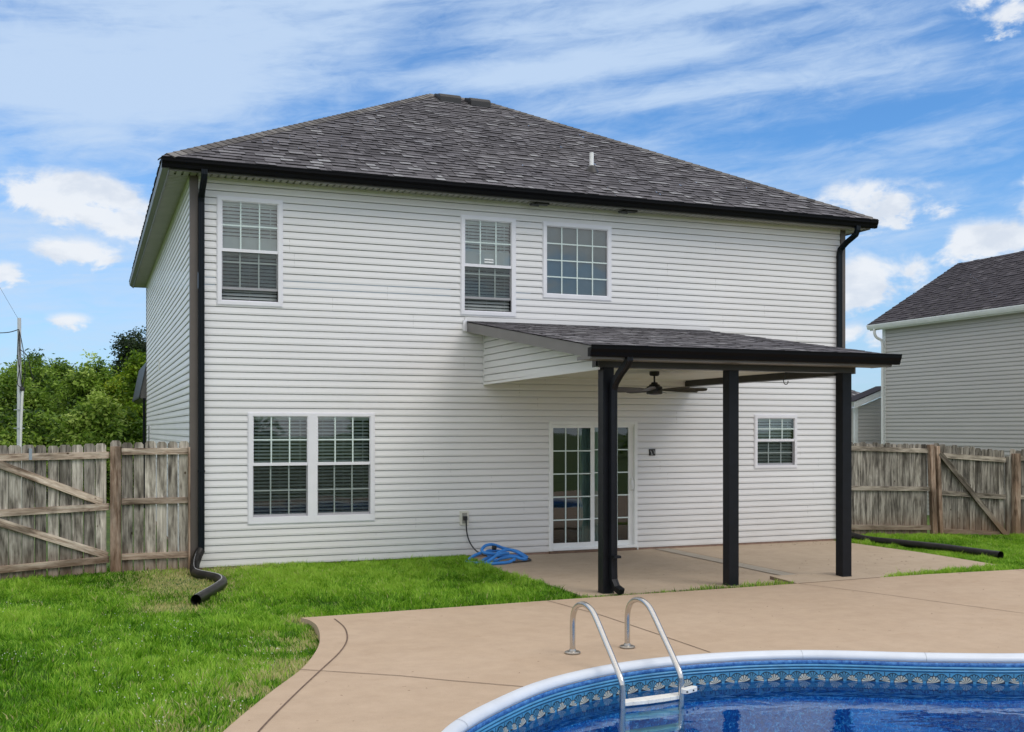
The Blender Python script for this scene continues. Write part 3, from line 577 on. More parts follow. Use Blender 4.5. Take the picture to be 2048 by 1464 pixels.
def lawn():
    n = 1500000
    x = rng.uniform(-7.5, 17.5, n); y = rng.uniform(-11.5, .45, n)
    k = frustum(x, y) & ~inpoly(x, y, DECK) & ~inpoly(x, y, PATIO) & ~((x > 6.94) & (x < 8.4) & (y < -3.6) & (y > -4.3)) & ~((x > -.03) & (x < 11.12) & (y > -.02))
    x = x[k]; y = y[k]
    d = np.full(x.shape, 9.0)
    for P in (LPIPE, RPIPE):
        for q in smoothpts(P, 5): d = np.minimum(d, np.hypot(x-q.x, y-q.y))
    k = d > .05; x = x[k]; y = y[k]; d = d[k]
    n1 = vnoise(x+30, y+30, .9, 1); n2 = vnoise(x+30, y+30, 3.5, 2); n3 = vnoise(x+30, y+30, 11, 3)
    dry = np.exp(-((x+.25)**2)/.28-((y+1.1)**2)/1.3)*1.5*(n2*.5+.6)+np.exp(-((x+.45)**2+(y+3.05)**2)/.10)*1.2+np.exp(-((x-.55)**2)/.3-((y+.22)**2)/.05)*.9
    edge = np.full(x.shape, 9.0)
    for p in DECK_EDGE: edge = np.minimum(edge, np.hypot(x-p.x, y-p.y))
    dry = dry+np.exp(-(edge/.45)**2)*np.clip((n2+.6*n3-.62)*3.2, 0, 1)*.95*(y < -4.7)+np.exp(-((x-.72)**2+(y+4.35)**2)/.02)*1.0
    gap = (y < -4.05) & (x > 4.0) & (x < 7.0); dry = dry+gap*.3
    keep = rng.random(x.shape) < np.clip(1.05-.55*np.clip(dry, 0, 1)-.25*(n3 < .25), .12, 1)
    x, y, n1, n2, n3, dry, gap = [a[keep] for a in (x, y, n1, n2, n3, dry, gap)]; N_ = len(x)
    z = gz(x, y)
    h = (.024+.042*n2*n1+.062*n3*n3*rng.random(N_)+.020*rng.random(N_))*np.where(gap, np.where(x > 5.6, 1.35, 1.2), 1)*np.clip(1-.45*dry, .4, 1)
    h = h*np.where(rng.random(N_) < .04, 1.5, 1)
    h = h*np.where((x > -.1) & (x < 4) & (y > -.35), .9, 1)
    wd = .0045+.0075*rng.random(N_)**1.5; a = rng.uniform(0, 2*math.pi, N_); ln = rng.uniform(.1, .95, N_)*h; la = vnoise(x+30, y+30, 6, 8)*9+rng.normal(0, .8, N_)
    ca, sa = np.cos(a)*wd/2, np.sin(a)*wd/2; lx, ly = np.cos(la)*ln, np.sin(la)*ln
    V = np.empty((N_, 5, 3), np.float32)
    V[:, 0] = np.stack([x-ca, y-sa, z-.01], 1); V[:, 1] = np.stack([x+ca, y+sa, z-.01], 1)
    V[:, 2] = np.stack([x+ca*.8+lx*.35, y+sa*.8+ly*.35, z+h*.6], 1); V[:, 3] = np.stack([x-ca*.8+lx*.35, y-sa*.8+ly*.35, z+h*.6], 1)
    V[:, 4] = np.stack([x+lx, y+ly, z+h], 1)
    me = bpy.data.meshes.new('grass'); me.vertices.add(N_*5); me.vertices.foreach_set('co', V.ravel())
    b = (np.arange(N_)*5)[:, None]; lo = np.concatenate([b+0, b+1, b+2, b+3, b+3, b+2, b+4], 1).astype(np.int32)
    me.loops.add(N_*7); me.loops.foreach_set('vertex_index', lo.ravel()); me.polygons.add(N_*2)
    ls = (np.arange(N_)*7)[:, None]+np.array([0, 4]); me.polygons.foreach_set('loop_start', ls.ravel().astype(np.int32)); me.polygons.foreach_set('loop_total', np.tile([4, 3], N_).astype(np.int32))
    tone = np.clip(-.06+.44*n1+.26*n2+.22*n3+rng.normal(0, .17, N_), .0, .68); tone = np.where(rng.random(N_) < np.clip(dry*.85, 0, .9)+.018, rng.uniform(.78, 1, N_), tone)
    at = me.attributes.new('tone', 'FLOAT', 'FACE'); at.data.foreach_set('value', np.repeat(tone, 2).astype(np.float32))
    me.update(calc_edges=True)
    me.materials.append(leaf_mat('grass_blades', [(0, (.030, .10, .004)), (.28, (.115, .315, .008)), (.62, (.42, .67, .065)), (.76, (.34, .45, .09)), (.86, (.58, .52, .22)), (1, (.72, .63, .34))], .40))
    o = bpy.data.objects.new('grass', me); COL.objects.link(o); tag(o, 'mown green lawn grass with dry yellow patches between the house, fence and pool deck', 'grass', kind='stuff')
    # clover heads
    m = 900; cx_ = rng.uniform(-5, 1.2, m*6); cy_ = rng.uniform(-9, -1.2, m*6); k = frustum(cx_, cy_) & ~inpoly(cx_, cy_, DECK) & (vnoise(cx_+30, cy_+30, 1.1, 5) > .56); cx_ = cx_[k][:260]; cy_ = cy_[k][:260]
    b = MB()
    for x_, y_ in zip(cx_, cy_):
        z_ = float(gz(x_, y_))+random.uniform(.045, .07); r = random.uniform(.004, .0075)
        p = [(x_+r*math.cos(q*2.094), y_+r*math.sin(q*2.094), z_) for q in range(3)]; t_ = (x_, y_, z_+r); u_ = (x_, y_, z_-r*.7)
        for q in range(3): b.face([p[q], p[(q+1) % 3], t_]); b.face([p[(q+1) % 3], p[q], u_])
    o = b.build('clover_flowers', pm('clover_white', (.62, .62, .54), .8, .1), recalc=False); tag(o, 'tiny white clover heads scattered through the lawn', 'clover', kind='stuff')
lawn()
def litter():
    b = MB(); rr = random.Random(8)
    for k in range(150):
        if k < 70: x, y = rr.gauss(9.3, .9), rr.gauss(-2.6, .25)-(rr.random() < .4)*1.2
        elif k < 105: x, y = rr.uniform(9.2, 10.9), rr.uniform(-.5, -.1)
        elif k < 125: x, y = rr.uniform(4.6, 7.2), rr.uniform(-3.8, -2.0)
        else: x, y = rr.uniform(.8, 9.5), rr.uniform(-8.2, -4.5)
        if inpoly(np.array([x]), np.array([y]), PATIO)[0]: z = -.009
        elif inpoly(np.array([x]), np.array([y]), DECK)[0] and not inpoly(np.array([x]), np.array([y]), [(p.x, p.y) for p in POOLP])[0]: z = .003
        else: continue
        if z > 0 and y > -4.2: continue
        r = rr.uniform(.006, .018)*(1.4 if k < 105 else .8); a = rr.uniform(0, 6.28); c, s_ = math.cos(a)*r, math.sin(a)*r
        b.face([(x-c, y-s_, z), (x-s_*.35, y+c*.35, z+.004), (x+c, y+s_, z+.001), (x+s_*.3, y-c*.3, z+.002)])
    o = b.build('leaf_litter', pm('dry_leaf', (.10, .065, .035), .9, .4, 30), recalc=False); tag(o, 'small dry leaf bits scattered over the patio and deck', 'leaf litter', kind='stuff')
litter()

# ------------------------------------------------------------------ house
W_, L_, H_ = 11.096, 12.34, 5.47
house = thing('house', 'two-storey white vinyl-sided house with charcoal hip roof and black covered patio posts', 'house', (0, 0, 0))
EXP = .1013
PROF = [(0.0, .004), (0.004, .0155), (0.030, .0165), (0.058, .0115), (0.087, .0075), (0.0918, .007), (0.0922, -.011), (.1013, -.011)]
def jit(u, i, seed=0.0):
    return .0022*math.sin(u*1.31+i*2.17+seed)+.0016*math.sin(u*3.7+i*5.3)+.0012*math.sin(u*9.1+i*1.9)+.0012*math.sin(i*12.9898)
def siding(mb, u0, u1, z0, z1, openings, P, zoff=0.0, zlim=None, tiny=.0):
    """horizontal laps on a vertical plane; P(u,z,d) -> point ; openings = (ua,ub,za,zb)"""
    n = int(math.ceil((z1-z0)/EXP))
    for i in range(n):
        zb = z0+i*EXP; zt = min(zb+EXP, z1)
        br = sorted(set([u0, u1]+[q for o in openings for q in o[:2] if o[2] < zt and o[3] > zb and u0 < q < u1]+[u0+.45*k for k in range(1, int((u1-u0)/.45)+1) if u1-u0-.45*k > .05 and tiny]))
        for a, b in zip(br[:-1], br[1:]):
            cuts = [(zb, zt)]
            for o in openings:
                if o[0] <= a+1e-6 and o[1] >= b-1e-6 and o[2] < zt and o[3] > zb:
                    nc = []
                    for c0, c1 in cuts:
                        if o[2] > c0: nc.append((c0, min(c1, o[2])))
                        if o[3] < c1: nc.append((max(c0, o[3]), c1))
                    cuts = [c for c in nc if c[1]-c[0] > 1e-4]
            for c0, c1 in cuts:
                for (h0, d0), (h1, d1) in zip(PROF[:-1], PROF[1:]):
                    if d0 == .004 and c0 > zb+.001: continue
                    s0, s1 = zb+h0, zb+h1; q0, q1 = max(s0, c0), min(s1, c1)
                    if q1-q0 < 1e-5: continue
                    e0 = d0+(d1-d0)*(q0-s0)/(s1-s0); e1 = d0+(d1-d0)*(q1-s0)/(s1-s0)
                    if zlim:
                        la, lb = zlim(q0), zlim(q1); aa0, bb0 = max(a, la[0]), min(b, la[1]); aa1, bb1 = max(a, lb[0]), min(b, lb[1])
                        if bb0 <= aa0 or bb1 <= aa1: continue
                        mb.face([P(aa0, q0, e0), P(bb0, q0, e0), P(bb1, q1, e1), P(aa1, q1, e1)])
                    else:
                        j0 = 1.0 if .084 < h0 < .0910 and q0 > c0+.001 else 0.0; j1 = 1.0 if .084 < h1 < .0910 and q1 < c1-.001 else 0.0
                        ja, jb_ = (jit(a, i), jit(b, i)) if tiny else (0, 0); w = math.sin(a*.9+i*.23)*.0010 if tiny else 0; w2 = math.sin(b*.9+i*.23)*.0010 if tiny else 0
                        mb.face([P(a, q0+ja*j0, e0+w), P(b, q0+jb_*j0, e0+w2), P(b, q1+jb_*j1, e1+w2), P(a, q1+ja*j1, e1+w)])
REAR = lambda u, z, d: (u, -d, z)
WIN = {'w1': (.350, 1.247, 3.697, 5.205), 'w2': (3.946, 4.832, 3.697, 5.203), 'w3': (5.304, 6.488, 4.015, 5.200), 'dw': (.775, 2.592, .607, 2.176),
       'door': (5.415, 6.952, .045, 2.062), 'sm': (9.223, 10.079, 1.285, 2.190), 'out': (3.925, 4.065, .485, .705)}
mb = MB(); siding(mb, .095, W_-.095, .02, H_, list(WIN.values())[:-1], REAR, tiny=1); rs = random.Random(5)
for i in range(0, 54, 2):
    u = rs.uniform(.4, 3.4)
    while u < W_-.2:
        z = .02+i*EXP
        if not any(o[0]-.03 < u < o[1]+.03 and o[2] < z+2*EXP and o[3] > z for o in list(WIN.values())): 
            for k in (0, 1): mb.face([(u, -.0168, z+k*EXP+.004), (u+.0035, -.0172, z+k*EXP+.004), (u+.0035, -.0085, z+k*EXP+.088), (u, -.0080, z+k*EXP+.088)], mi=1)
        u += rs.uniform(3.0, 3.7)
mb.build('rear_wall', [M['siding'], pm('seam_shadow', (.40, .39, .37), .6, .1)], house)
SIDE = lambda u, z, d: (-d, u, z)
mb = MB(); siding(mb, .095, L_-.09, .02, H_, [(10.62, 10.95, 1.0, 2.06)], SIDE, tiny=1); mb.build('side_wall', M['siding'], house)
mb = MB(); mb.box(.02, .03, .0, W_-.02, L_-.02, H_-.01)     # sheathing seen only where nothing else covers it
# keep the window bays open: build the sheathing as four outer walls with depth behind the rooms
mb = MB(); mb.box(W_-.02, .02, 0, W_-.004, L_, H_); mb.box(.0, L_-.02, 0, W_, L_-.004, H_)
mb.build('far_walls', M['siding'], house)
mb = MB(); mb.box(-.002, -.002, -.15, W_+.002, .02, .018); mb.box(-.002, .0, -.15, .01, L_, .018); mb.build('foundation', M['found'], house)
mb = MB()
mb.prism([(-.020,-.020),(.088,-.020),(.088,-.0001),(-.0001,-.0001),(-.0001,.088),(-.020,.088)], (0,0,.02), (0,0,H_-.002), (1,0,0), (0,1,0)); mb.build('corner_trim', M['brown'], house, bevel=.003)
mb = MB(); mb.box(W_-.088, -.020, .02, W_+.020, -.0001, H_-.002); mb.build('corner_trim', M['brown'], house, bevel=.003)
mb = MB(); mb.box(-.020, L_-.085, .02, 0, L_+.015, H_-.002); mb.build('corner_trim', M['brown'], house, bevel=.003)
mb = MB(); mb.box(.10, -.030, H_-.045, W_-.10, -.016, H_-.003); mb.box(-.030, .10, H_-.045, -.016, L_-.1, H_-.003); mb.build('frieze_trim', pm('frieze', (.60, .61, .52), .5, .05), house)
# utility slot and vent on the left wall
mb = MB(); mb.box(-.034, 7.0, 3.13, -.012, 7.12, 3.32); mb.build('wall_vent', M['trim_white'], house)

def window(u0, u1, z0, z1, units, meet=None, grid=(3, 2), raised=0.0, blinds=True, shade=None, name='window', label=None, slat=.050, tilt=25, smat=None):
    """outer trim box; units = list of (glass u0,u1, z0,z1)"""
    w = MB(); D = .030
    us = [u0]+[q for a in units for q in a[:2]]+[u1]
    gz0, gz1 = min(a[2] for a in units), max(a[3] for a in units)
    w.box(u0, -D, z0, u1, .02, gz0); w.box(u0, -D, gz1, u1, .02, z1)
    for k in range(0, len(us), 2): w.box(us[k], -D-.0008, gz0, us[k+1], .02, gz1)
    e = .012                                                # raised outer lip (J-channel)
    for a in ((u0-e, z0-e, u1+e, z0), (u0-e, z1, u1+e, z1+e), (u0-e, z0, u0, z1), (u1, z0, u1+e, z1)): w.box(a[0], -.022, a[1], a[2], .0, a[3])
    par = w.build(name, M['trim'], house, bevel=.002, label=label)
    r = MB(); G0, G1 = min(a[0] for a in units), max(a[1] for a in units)
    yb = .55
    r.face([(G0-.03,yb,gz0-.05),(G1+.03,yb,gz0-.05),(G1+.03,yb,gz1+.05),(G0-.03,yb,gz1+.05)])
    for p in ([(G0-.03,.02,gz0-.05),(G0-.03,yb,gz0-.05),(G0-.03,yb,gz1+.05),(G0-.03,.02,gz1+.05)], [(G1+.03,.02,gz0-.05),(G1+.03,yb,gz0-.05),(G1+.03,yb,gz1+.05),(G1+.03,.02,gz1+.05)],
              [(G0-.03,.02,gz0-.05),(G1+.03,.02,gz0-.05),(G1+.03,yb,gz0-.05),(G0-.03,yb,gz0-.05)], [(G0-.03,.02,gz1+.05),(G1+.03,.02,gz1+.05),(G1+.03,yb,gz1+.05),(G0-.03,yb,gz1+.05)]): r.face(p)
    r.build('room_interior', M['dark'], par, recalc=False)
    for (a, b, c, d) in units:
        def grille(zc, zd, y, nx, ny):
            g = MB(); t = .0098; y = -.0125 if meet is None else -.0145
            for k in range(1, nx): x = a+(b-a)*k/nx; g.box(x-t, y, zc, x+t, y+.004, zd)
            for k in range(1, ny): z = zc+(zd-zc)*k/ny; g.box(a, y+.0005, z-t, b, y+.0035, z+t)
            g.build('grille', M['grille'], par)
        if meet is None:
            s = MB(); t = .012
            s.box(a, -.016, c, a+t, .0, d); s.box(b-t, -.016, c, b, .0, d); s.box(a+t, -.0155, c, b-t, .0, c+t); s.box(a+t, -.0155, d-t, b-t, .0, d); s.build('sash', M['trim'], par)
            q = MB(); q.face([(a,-.006,c),(b,-.006,c),(b,-.006,d),(a,-.006,d)]); q.build('pane', M['glass'], par, recalc=False)
            grille(c+t, d-t, -.002, *grid)
        else:
            up = MB(); t = .012                              # upper sash, fixed
            up.box(a, -.020, meet-.020, b, .004, meet+.024); up.box(a, -.018, meet+.024, a+t, .002, d); up.box(b-t, -.018, meet+.024, b, .002, d); up.box(a+t, -.0175, d-t, b-t, .002, d); up.build('sash', M['trim'], par, bevel=.0015)
            q = MB(); q.face([(a,-.008,meet),(b,-.008,meet),(b,-.008,d),(a,-.008,d)]); q.build('pane', M['glass'], par, recalc=False)
            grille(meet+.024, d-t, -.004, *grid)
            lz = c+raised; lt = meet-.022+ (0 if raised == 0 else .0)
            lo = MB(); y0, y1 = .010, .034
            lo.box(a, y0, lz, b, y1, lz+.034); lo.box(a, y0, lz+.034, a+.016, y1, lt); lo.box(b-.016, y0, lz+.034, b, y1, lt); lo.build('sash', M['trim'], par, bevel=.0015)
            q = MB(); q.face([(a,.022,lz),(b,.022,lz),(b,.022,lt+.02),(a,.022,lt+.02)]); q.build('pane', M['glass'], par, recalc=False)
            g = MB(); t2 = .0098; full = (meet-c)
            for k in range(1, grid[0]): x = a-.006+(b-a)*k/grid[0]; g.box(x-t2, .0135, lz+.034, x+t2, .0175, lt)
            zz = lz+full*.5+(.0 if raised == 0 else .03); g.box(a+.016, .014, zz-t2, b-.016, .017, zz+t2); g.build('grille', M['grille'], par)
            sc_ = MB(); sc_.face([(a,-.0035,c),(b,-.0035,c),(b,-.0035,meet-.020),(a,-.0035,meet-.020)]); sc_.build('insect_screen', M['screen'], par, recalc=False)
            if raised:
                sl = MB(); sl.box(a, -.010, c, b, .008, c+.014); sl.build('window_sill', M['trim'], par)
        if blinds:
            bl = MB(); z = d-.05; ta = R(tilt); y = .075
            while z > c+.02:
                dy, dz = .024*math.cos(ta), .024*math.sin(ta); j = random.uniform(-.002, .002)
                bl.hexa([(a+.006,y-dy,z-dz+j),(b-.006,y-dy,z-dz+j),(b-.006,y+dy,z+dz+j),(a+.006,y+dy,z+dz+j),(a+.006,y-dy,z-dz+j+.003),(b-.006,y-dy,z-dz+j+.003),(b-.006,y+dy,z+dz+j+.003),(a+.006,y+dy,z+dz+j+.003)], tone=random.random()); z -= slat
            bl.box(a+.004, .05, d-.04, b-.004, .10, d-.002)
            for k in (.12, .5, .88): x = a+(b-a)*k; bl.box(x-.0015, .048, c+.02, x+.0015, .0505, d-.03)
            bl.tube([(b-.10, .046, d-.04), (b-.102, .045, (c+d)/2)], .003, 6)
            bl.build('blind', M['blind'], par)
        if shade:
            sb = MB(); sb.box(a+.004, .045, shade[0], b-.004, .048, shade[1]); sb.box(a+.004, .040, shade[1], b-.004, .060, shade[1]+.02); sb.build('shade', smat or M['blind_up'], par)
    return par
window(*WIN['w1'], [(.408, 1.190, 3.750, 5.155)], meet=4.462, raised=.165, shade=(4.40, 4.64), label='upstairs double-hung window with its lower sash slid a little way up', tilt=50)
w2 = window(*WIN['w2'], [(4.000, 4.770, 3.750, 5.152)], meet=4.452, raised=.195, shade=(4.40, 4.66), tilt=50)
mb = MB(); mb.box(4.325, -.0105, 4.545, 4.475, -.0085, 4.567); mb.box(4.325, -.0105, 4.505, 4.475, -.0085, 4.527); mb.build('window_sticker', M['trim_white'], w2)
w3 = window(*WIN['w3'], [(5.358, 6.432, 4.075, 5.148)], grid=(4, 4), blinds=False, shade=(4.08, 5.13), smat=pm('dim_shade', (.20, .25, .27), .7, .15, 1.5), label='square fixed picture window with a four by four grille')
window(*WIN['dw'], [(.835, 1.613, .700, 2.135), (1.751, 2.534, .700, 2.135)], meet=1.447, name='window', label='wide pair of double-hung windows with blinds', tilt=27)
window(*WIN['sm'], [(9.273, 10.037, 1.332, 2.140)], meet=1.757, tilt=48, slat=.052)
def door():
    u0, u1, z0, z1 = WIN['door']; f = MB()
    f.box(u0-.012, -.034, .03, u0+.045, .05, z1+.012); f.box(u1-.040, -.034, .03, u1+.012, .05, z1+.012); f.box(u0+.045, -.033, z1-.040, u1-.040, .05, z1+.012); f.box(u0+.045, -.042, .035, u1-.040, .09, .075)
    f.box(u0+.045, -.0, z1-.085, u1-.040, .05, z1-.040)
    d = f.build('sliding_door', M['trim_white'], house, bevel=.002, label='white sliding patio door with grilles of fifteen panes')
    def panel(a, b, y, ga, gb, g0, g1):
        p = MB(); z0_, z1_ = .075, 2.020
        p.box(a, y, z0_, ga, y+.03, z1_); p.box(gb, y, z0_, b, y+.03, z1_); p.box(ga, y+.0005, z0_, gb, y+.0295, g0); p.box(ga, y+.0005, g1, gb, y+.0295, z1_); p.build('door_panel', M['trim_white'], d, bevel=.002)
        q = MB(); q.face([(ga,y+.012,g0),(gb,y+.012,g0),(gb,y+.012,g1),(ga,y+.012,g1)]); q.build('pane', M['glass_hi'], d, recalc=False)
        g = MB(); t = .0095
        for k in (1, 2): x = ga+(gb-ga)*k/3; g.box(x-t, y+.004, g0, x+t, y+.009, g1)
        for k in range(1, 5): z = g0+(g1-g0)*k/5; g.box(ga, y+.0045, z-t, gb, y+.0085, z+t)
        g.build('grille', M['grille'], d)
    panel(u0+.045, 6.192, -.020, 5.475, 6.128, .150, 1.968); panel(6.150, u1-.040, .018, 6.215, 6.825, .150, 1.985)
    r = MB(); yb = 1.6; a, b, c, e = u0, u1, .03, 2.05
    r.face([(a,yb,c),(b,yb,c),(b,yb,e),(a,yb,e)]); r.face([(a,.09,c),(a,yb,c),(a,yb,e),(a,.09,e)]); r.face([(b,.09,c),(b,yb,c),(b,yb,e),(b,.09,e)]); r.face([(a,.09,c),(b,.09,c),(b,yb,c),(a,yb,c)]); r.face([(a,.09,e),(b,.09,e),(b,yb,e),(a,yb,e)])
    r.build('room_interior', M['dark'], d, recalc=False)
    c_ = MB(); n = 40; P = [(6.02+.42*i/n, .16+.022*math.sin(i*1.25)) for i in range(n+1)]
    for p, q in zip(P[:-1], P[1:]): c_.face([(p[0],p[1],.08),(q[0],q[1],.08),(q[0],q[1],2.0),(p[0],p[1],2.0)])
    c_.build('curtain', M['curtain'], d, smooth=True, recalc=False)
    h = MB(); h.box(6.868, -.012, .95, 6.888, .016, 1.16); h.tube(smoothpts([(6.878,-.012,.97),(6.878,-.042,.985),(6.878,-.042,1.12),(6.878,-.012,1.135)], 4), .007, 8); h.build('door_handle', M['trim_white'], d, smooth=True)
    t = MB(); t.box(u0-.01, -.038, -.011, u1-.02, .02, .0295); t.build('door_threshold', M['threshold'], house, bevel=.003)
    fl_ = MB(); fl_.box(u1+.013, -.030, -.005, u1+.030, -.001, .05); fl_.build('door_trim_foot', M['trim_white'], house)
door()
# small fittings on the rear wall
mb = MB(); u0, u1, z0, z1 = WIN['out']; mb.box(u0, -.034, z0, u1, -.004, z1); ob = mb.build('outlet_box', M['beam_white'], house, bevel=.004)
mb = MB(); mb.box(3.957, -.040, .515, 4.035, -.0342, .675); mb.build('outlet_plate', pm('outlet_grey', (.30, .29, .26), .5, .2, 30), ob)
mb = MB(); mb.box(7.185, -.030, 1.518, 7.296, -.004, 1.625); jbx = mb.build('junction_box', M['cord'], house, bevel=.004)
mb = MB(); mb.beam((7.205,-.034,1.60), (7.235,-.034,1.53), .006, .004, up=(0,-1,0)); mb.beam((7.235,-.034,1.53), (7.215,-.034,1.528), .006, .004, up=(0,-1,0)); mb.beam((7.265,-.034,1.605), (7.28,-.034,1.55), .006, .004, up=(0,-1,0)); mb.build('wire_stub', M['stripe'], jbx)

# eaves: soffit, fascia, gutter, downspouts
OV, ZE = .40, 5.6016; SL = (8.6168-ZE)/5.3989; RG = .0
E0, E1 = -OV+.10, W_+OV-.10      # fascia plane (gutter hangs outside)
def ribbed(mb, a0, a1, b0, b1, z, axis, pitch=.095, down=True):
    """ribbed soffit panel: ribs run across the overhang"""
    n = max(1, int((a1-a0)/pitch)); p = (a1-a0)/n
    for i in range(n):
        s = a0+i*p; pr_ = [(s, 0), (s+p*.72, 0), (s+p*.76, .022), (s+p*.96, .022), (s+p, 0)]
        for (q0, h0), (q1, h1) in zip(pr_[:-1], pr_[1:]):
            if axis == 'x': mb.face([(q0, b0, z+h0), (q1, b0, z+h1), (q1, b1, z+h1), (q0, b1, z+h0)])
            else: mb.face([(b0, q0, z+h0), (b0, q1, z+h1), (b1, q1, z+h1), (b1, q0, z+h0)])
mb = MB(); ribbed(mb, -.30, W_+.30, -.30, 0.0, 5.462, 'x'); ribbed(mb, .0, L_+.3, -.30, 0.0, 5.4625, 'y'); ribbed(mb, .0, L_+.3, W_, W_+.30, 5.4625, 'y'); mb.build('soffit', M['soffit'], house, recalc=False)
mb = MB()
mb.box(-.315, -.318, 5.445, W_+.315, -.30, 5.575); mb.box(-.318, -.2995, 5.445, -.30, L_+.315, 5.575); mb.box(W_+.30, -.2995, 5.445, W_+.318, L_+.315, 5.575)
mb.build('fascia', M['fascia'], house)
mb = MB()   # left eave: sloped aluminium crown, brown-grey
mb.prism([(0,0),(-.07,.055),(-.085,.115),(-.075,.13),(0,.13)], (-.3185,-.370,5.462), (-.3185,L_+.40,5.462), (1,0,0), (0,0,1)); mb.build('side_gutter', M['fascia'], house); mb = MB(); mb.prism([(0,0),(.07,.055),(.085,.115),(.075,.13),(0,.13)], (W_+.3185,-.325,5.462), (W_+.3185,L_+.40,5.462), (1,0,0), (0,0,1)); mb.build('side_gutter', M['fascia'], house)
GP = [(0,0),(-.060,0),(-.068,.010),(-.078,.050),(-.098,.085),(-.100,.118),(-.106,.122),(-.106,.134),(-.094,.134),(-.092,.105),(0,.10)]
def gutter(mb, a, b): mb.prism(GP, a, b, (0,1,0), (0,0,1))
mb = MB(); gutter(mb, (-OV-.012,-.319,5.466), (W_+OV+.010,-.319,5.466)); mb.build('gutter', M['black'], house)
def spout_profile(w=.082, d=.058):
    return [(-w/2,-d/2),(-w/4,-d/2),(-w/4+.006,-d/2+.006),(w/4-.006,-d/2+.006),(w/4,-d/2),(w/2,-d/2),(w/2,d/2),(-w/2,d/2)]
def downspout(pts, mat, straps=(), name='downspout', w=.082, d=.060):
    mb = MB(); P = [Vector(p) for p in pts]; pr_ = spout_profile(w, d); n = len(pr_)
    base = len(mb.v)
    for i, p in enumerate(P):
        t = (P[min(i+1, len(P)-1)]-P[max(i-1, 0)]).normalized(); X = Vector((1,0,0)); X = (X-t*X.dot(t)).normalized(); Y = t.cross(X).normalized()
        if Y.y < 0: Y = -Y
        for x, y in pr_: mb.v.append(tuple(p+X*x+Y*y))
    for i in range(len(P)-1):
        for j in range(n): mb.f.append((base+i*n+j, base+i*n+(j+1) % n, base+(i+1)*n+(j+1) % n, base+(i+1)*n+j)); mb.t.append(.5); mb.m.append(0)
    mb.f.append(tuple(base+j for j in range(n))); mb.f.append(tuple(base+(len(P)-1)*n+j for j in range(n))); mb.t += [.5]*2; mb.m += [0]*2
    for z in straps: mb.box(P[-2].x-w/2-.006, P[-2].y-d/2-.004, z, P[-2].x+w/2+.006, P[-2].y+d/2, z+.03)
    return mb.build(name, mat, house)
downspout([(.14,-.372,5.48),(.14,-.372,5.42),(.138,-.350,5.36),(.132,-.20,5.27),(.130,-.075,5.17),(.130,-.055,5.10),(.130,-.055,4.9),(.130,-.055,.24)], M['black_spout'], (1.35,))
downspout([(11.09,-.372,5.48),(11.09,-.372,5.41),(11.075,-.345,5.33),(11.01,-.19,5.22),(10.962,-.075,5.11),(10.955,-.058,5.02),(10.955,-.058,4.8),(10.955,-.058,.16)], M['black_spout'], (1.35,))

# roofs -------------------------------------------------------------
def shingle_face(mb, O, U, V, Sl, lf, rf, e=.143, dens=.5, light=.09, bright=1.0, bh=(.019, .010)):
    O, U, V = Vector(O), Vector(U).normalized(), Vector(V).normalized(); N = U.cross(V).normalized()
    if N.z < 0: N = -N
    n = int(math.ceil(Sl/e)); P = lambda u, s, h: O+U*u+V*s+N*h
    for i in range(n):
        s0, s1 = i*e, min((i+1)*e+.012, Sl); a0, b0, a1, b1 = lf(s0), rf(s0), lf(s1), rf(s1)
        if b0-a0 < .02: continue
        if b1 < a1: a1 = b1 = (a1+b1)/2
        u = min(a0, a1)-random.uniform(0, .2); end = max(b0, b1)
        while u < end:
            w = random.choice((.07, .10, .14, .18, .22)); hi = random.random() < dens; h0 = bh[0] if hi else bh[1]; h1 = .005 if hi else .001
            t = random.gauss(.52 if hi else .42, .085)
            if hi and random.random() < light*1.5: t = random.uniform(.66, .84)
            t = min(max(t, 0.02), 1)*bright
            p0, q0 = min(max(u, a0), b0), min(max(u+w, a0), b0); p1, q1 = min(max(u, a1), b1), min(max(u+w, a1), b1)
            if q0-p0 > .004 or q1-p1 > .004:
                mb.face([P(p0, s0, h0), P(q0, s0, h0), P(q1, s1, h1), P(p1, s1, h1)], tone=t)
                mb.face([P(p0, s0, h0), P(q0, s0, h0), P(q0, s0, -.003), P(p0, s0, -.003)], tone=.0)  # butt face coloured near black to paint the shadow line under each course
            u += w
EX0, EX1, EY0 = -OV-.01, W_+OV+.01, -OV+.0      # roof edge in plan
DEP = 2*5.3989; cs = 1/math.sqrt(1+SL*SL); Sl = 5.3989/cs
ZR = 8.6168; zs = ZE
vS = Vector((0, cs, SL*cs))
mb = MB(); wid = EX1-EX0
shingle_face(mb, (EX0, EY0, zs), (1,0,0), vS, Sl, lambda s: s*cs, lambda s: wid-s*cs)
roof = mb.build('roof', M['shingle'], house, recalc=False)
mb = MB(); LEN = L_+2*OV
shingle_face(mb, (EX0, EY0, zs), (0,1,0), Vector((cs,0,SL*cs)), Sl, lambda s: s*cs, lambda s: max(DEP-s*cs, s*cs), dens=.5)
shingle_face(mb, (EX1, EY0, zs), (0,1,0), Vector((-cs,0,SL*cs)), Sl, lambda s: s*cs, lambda s: max(DEP-s*cs, s*cs), dens=.5)
mb.face([(EX0,EY0+DEP,zs),(EX1,EY0+DEP,zs),(EX1-DEP/2,EY0+DEP/2,ZR),(EX0+DEP/2,EY0+DEP/2,ZR)], tone=.4)
mb.face([(EX0,EY0,zs),(EX1,EY0,zs),(EX1,EY0+DEP,zs),(EX0,EY0+DEP,zs)], tone=.2)
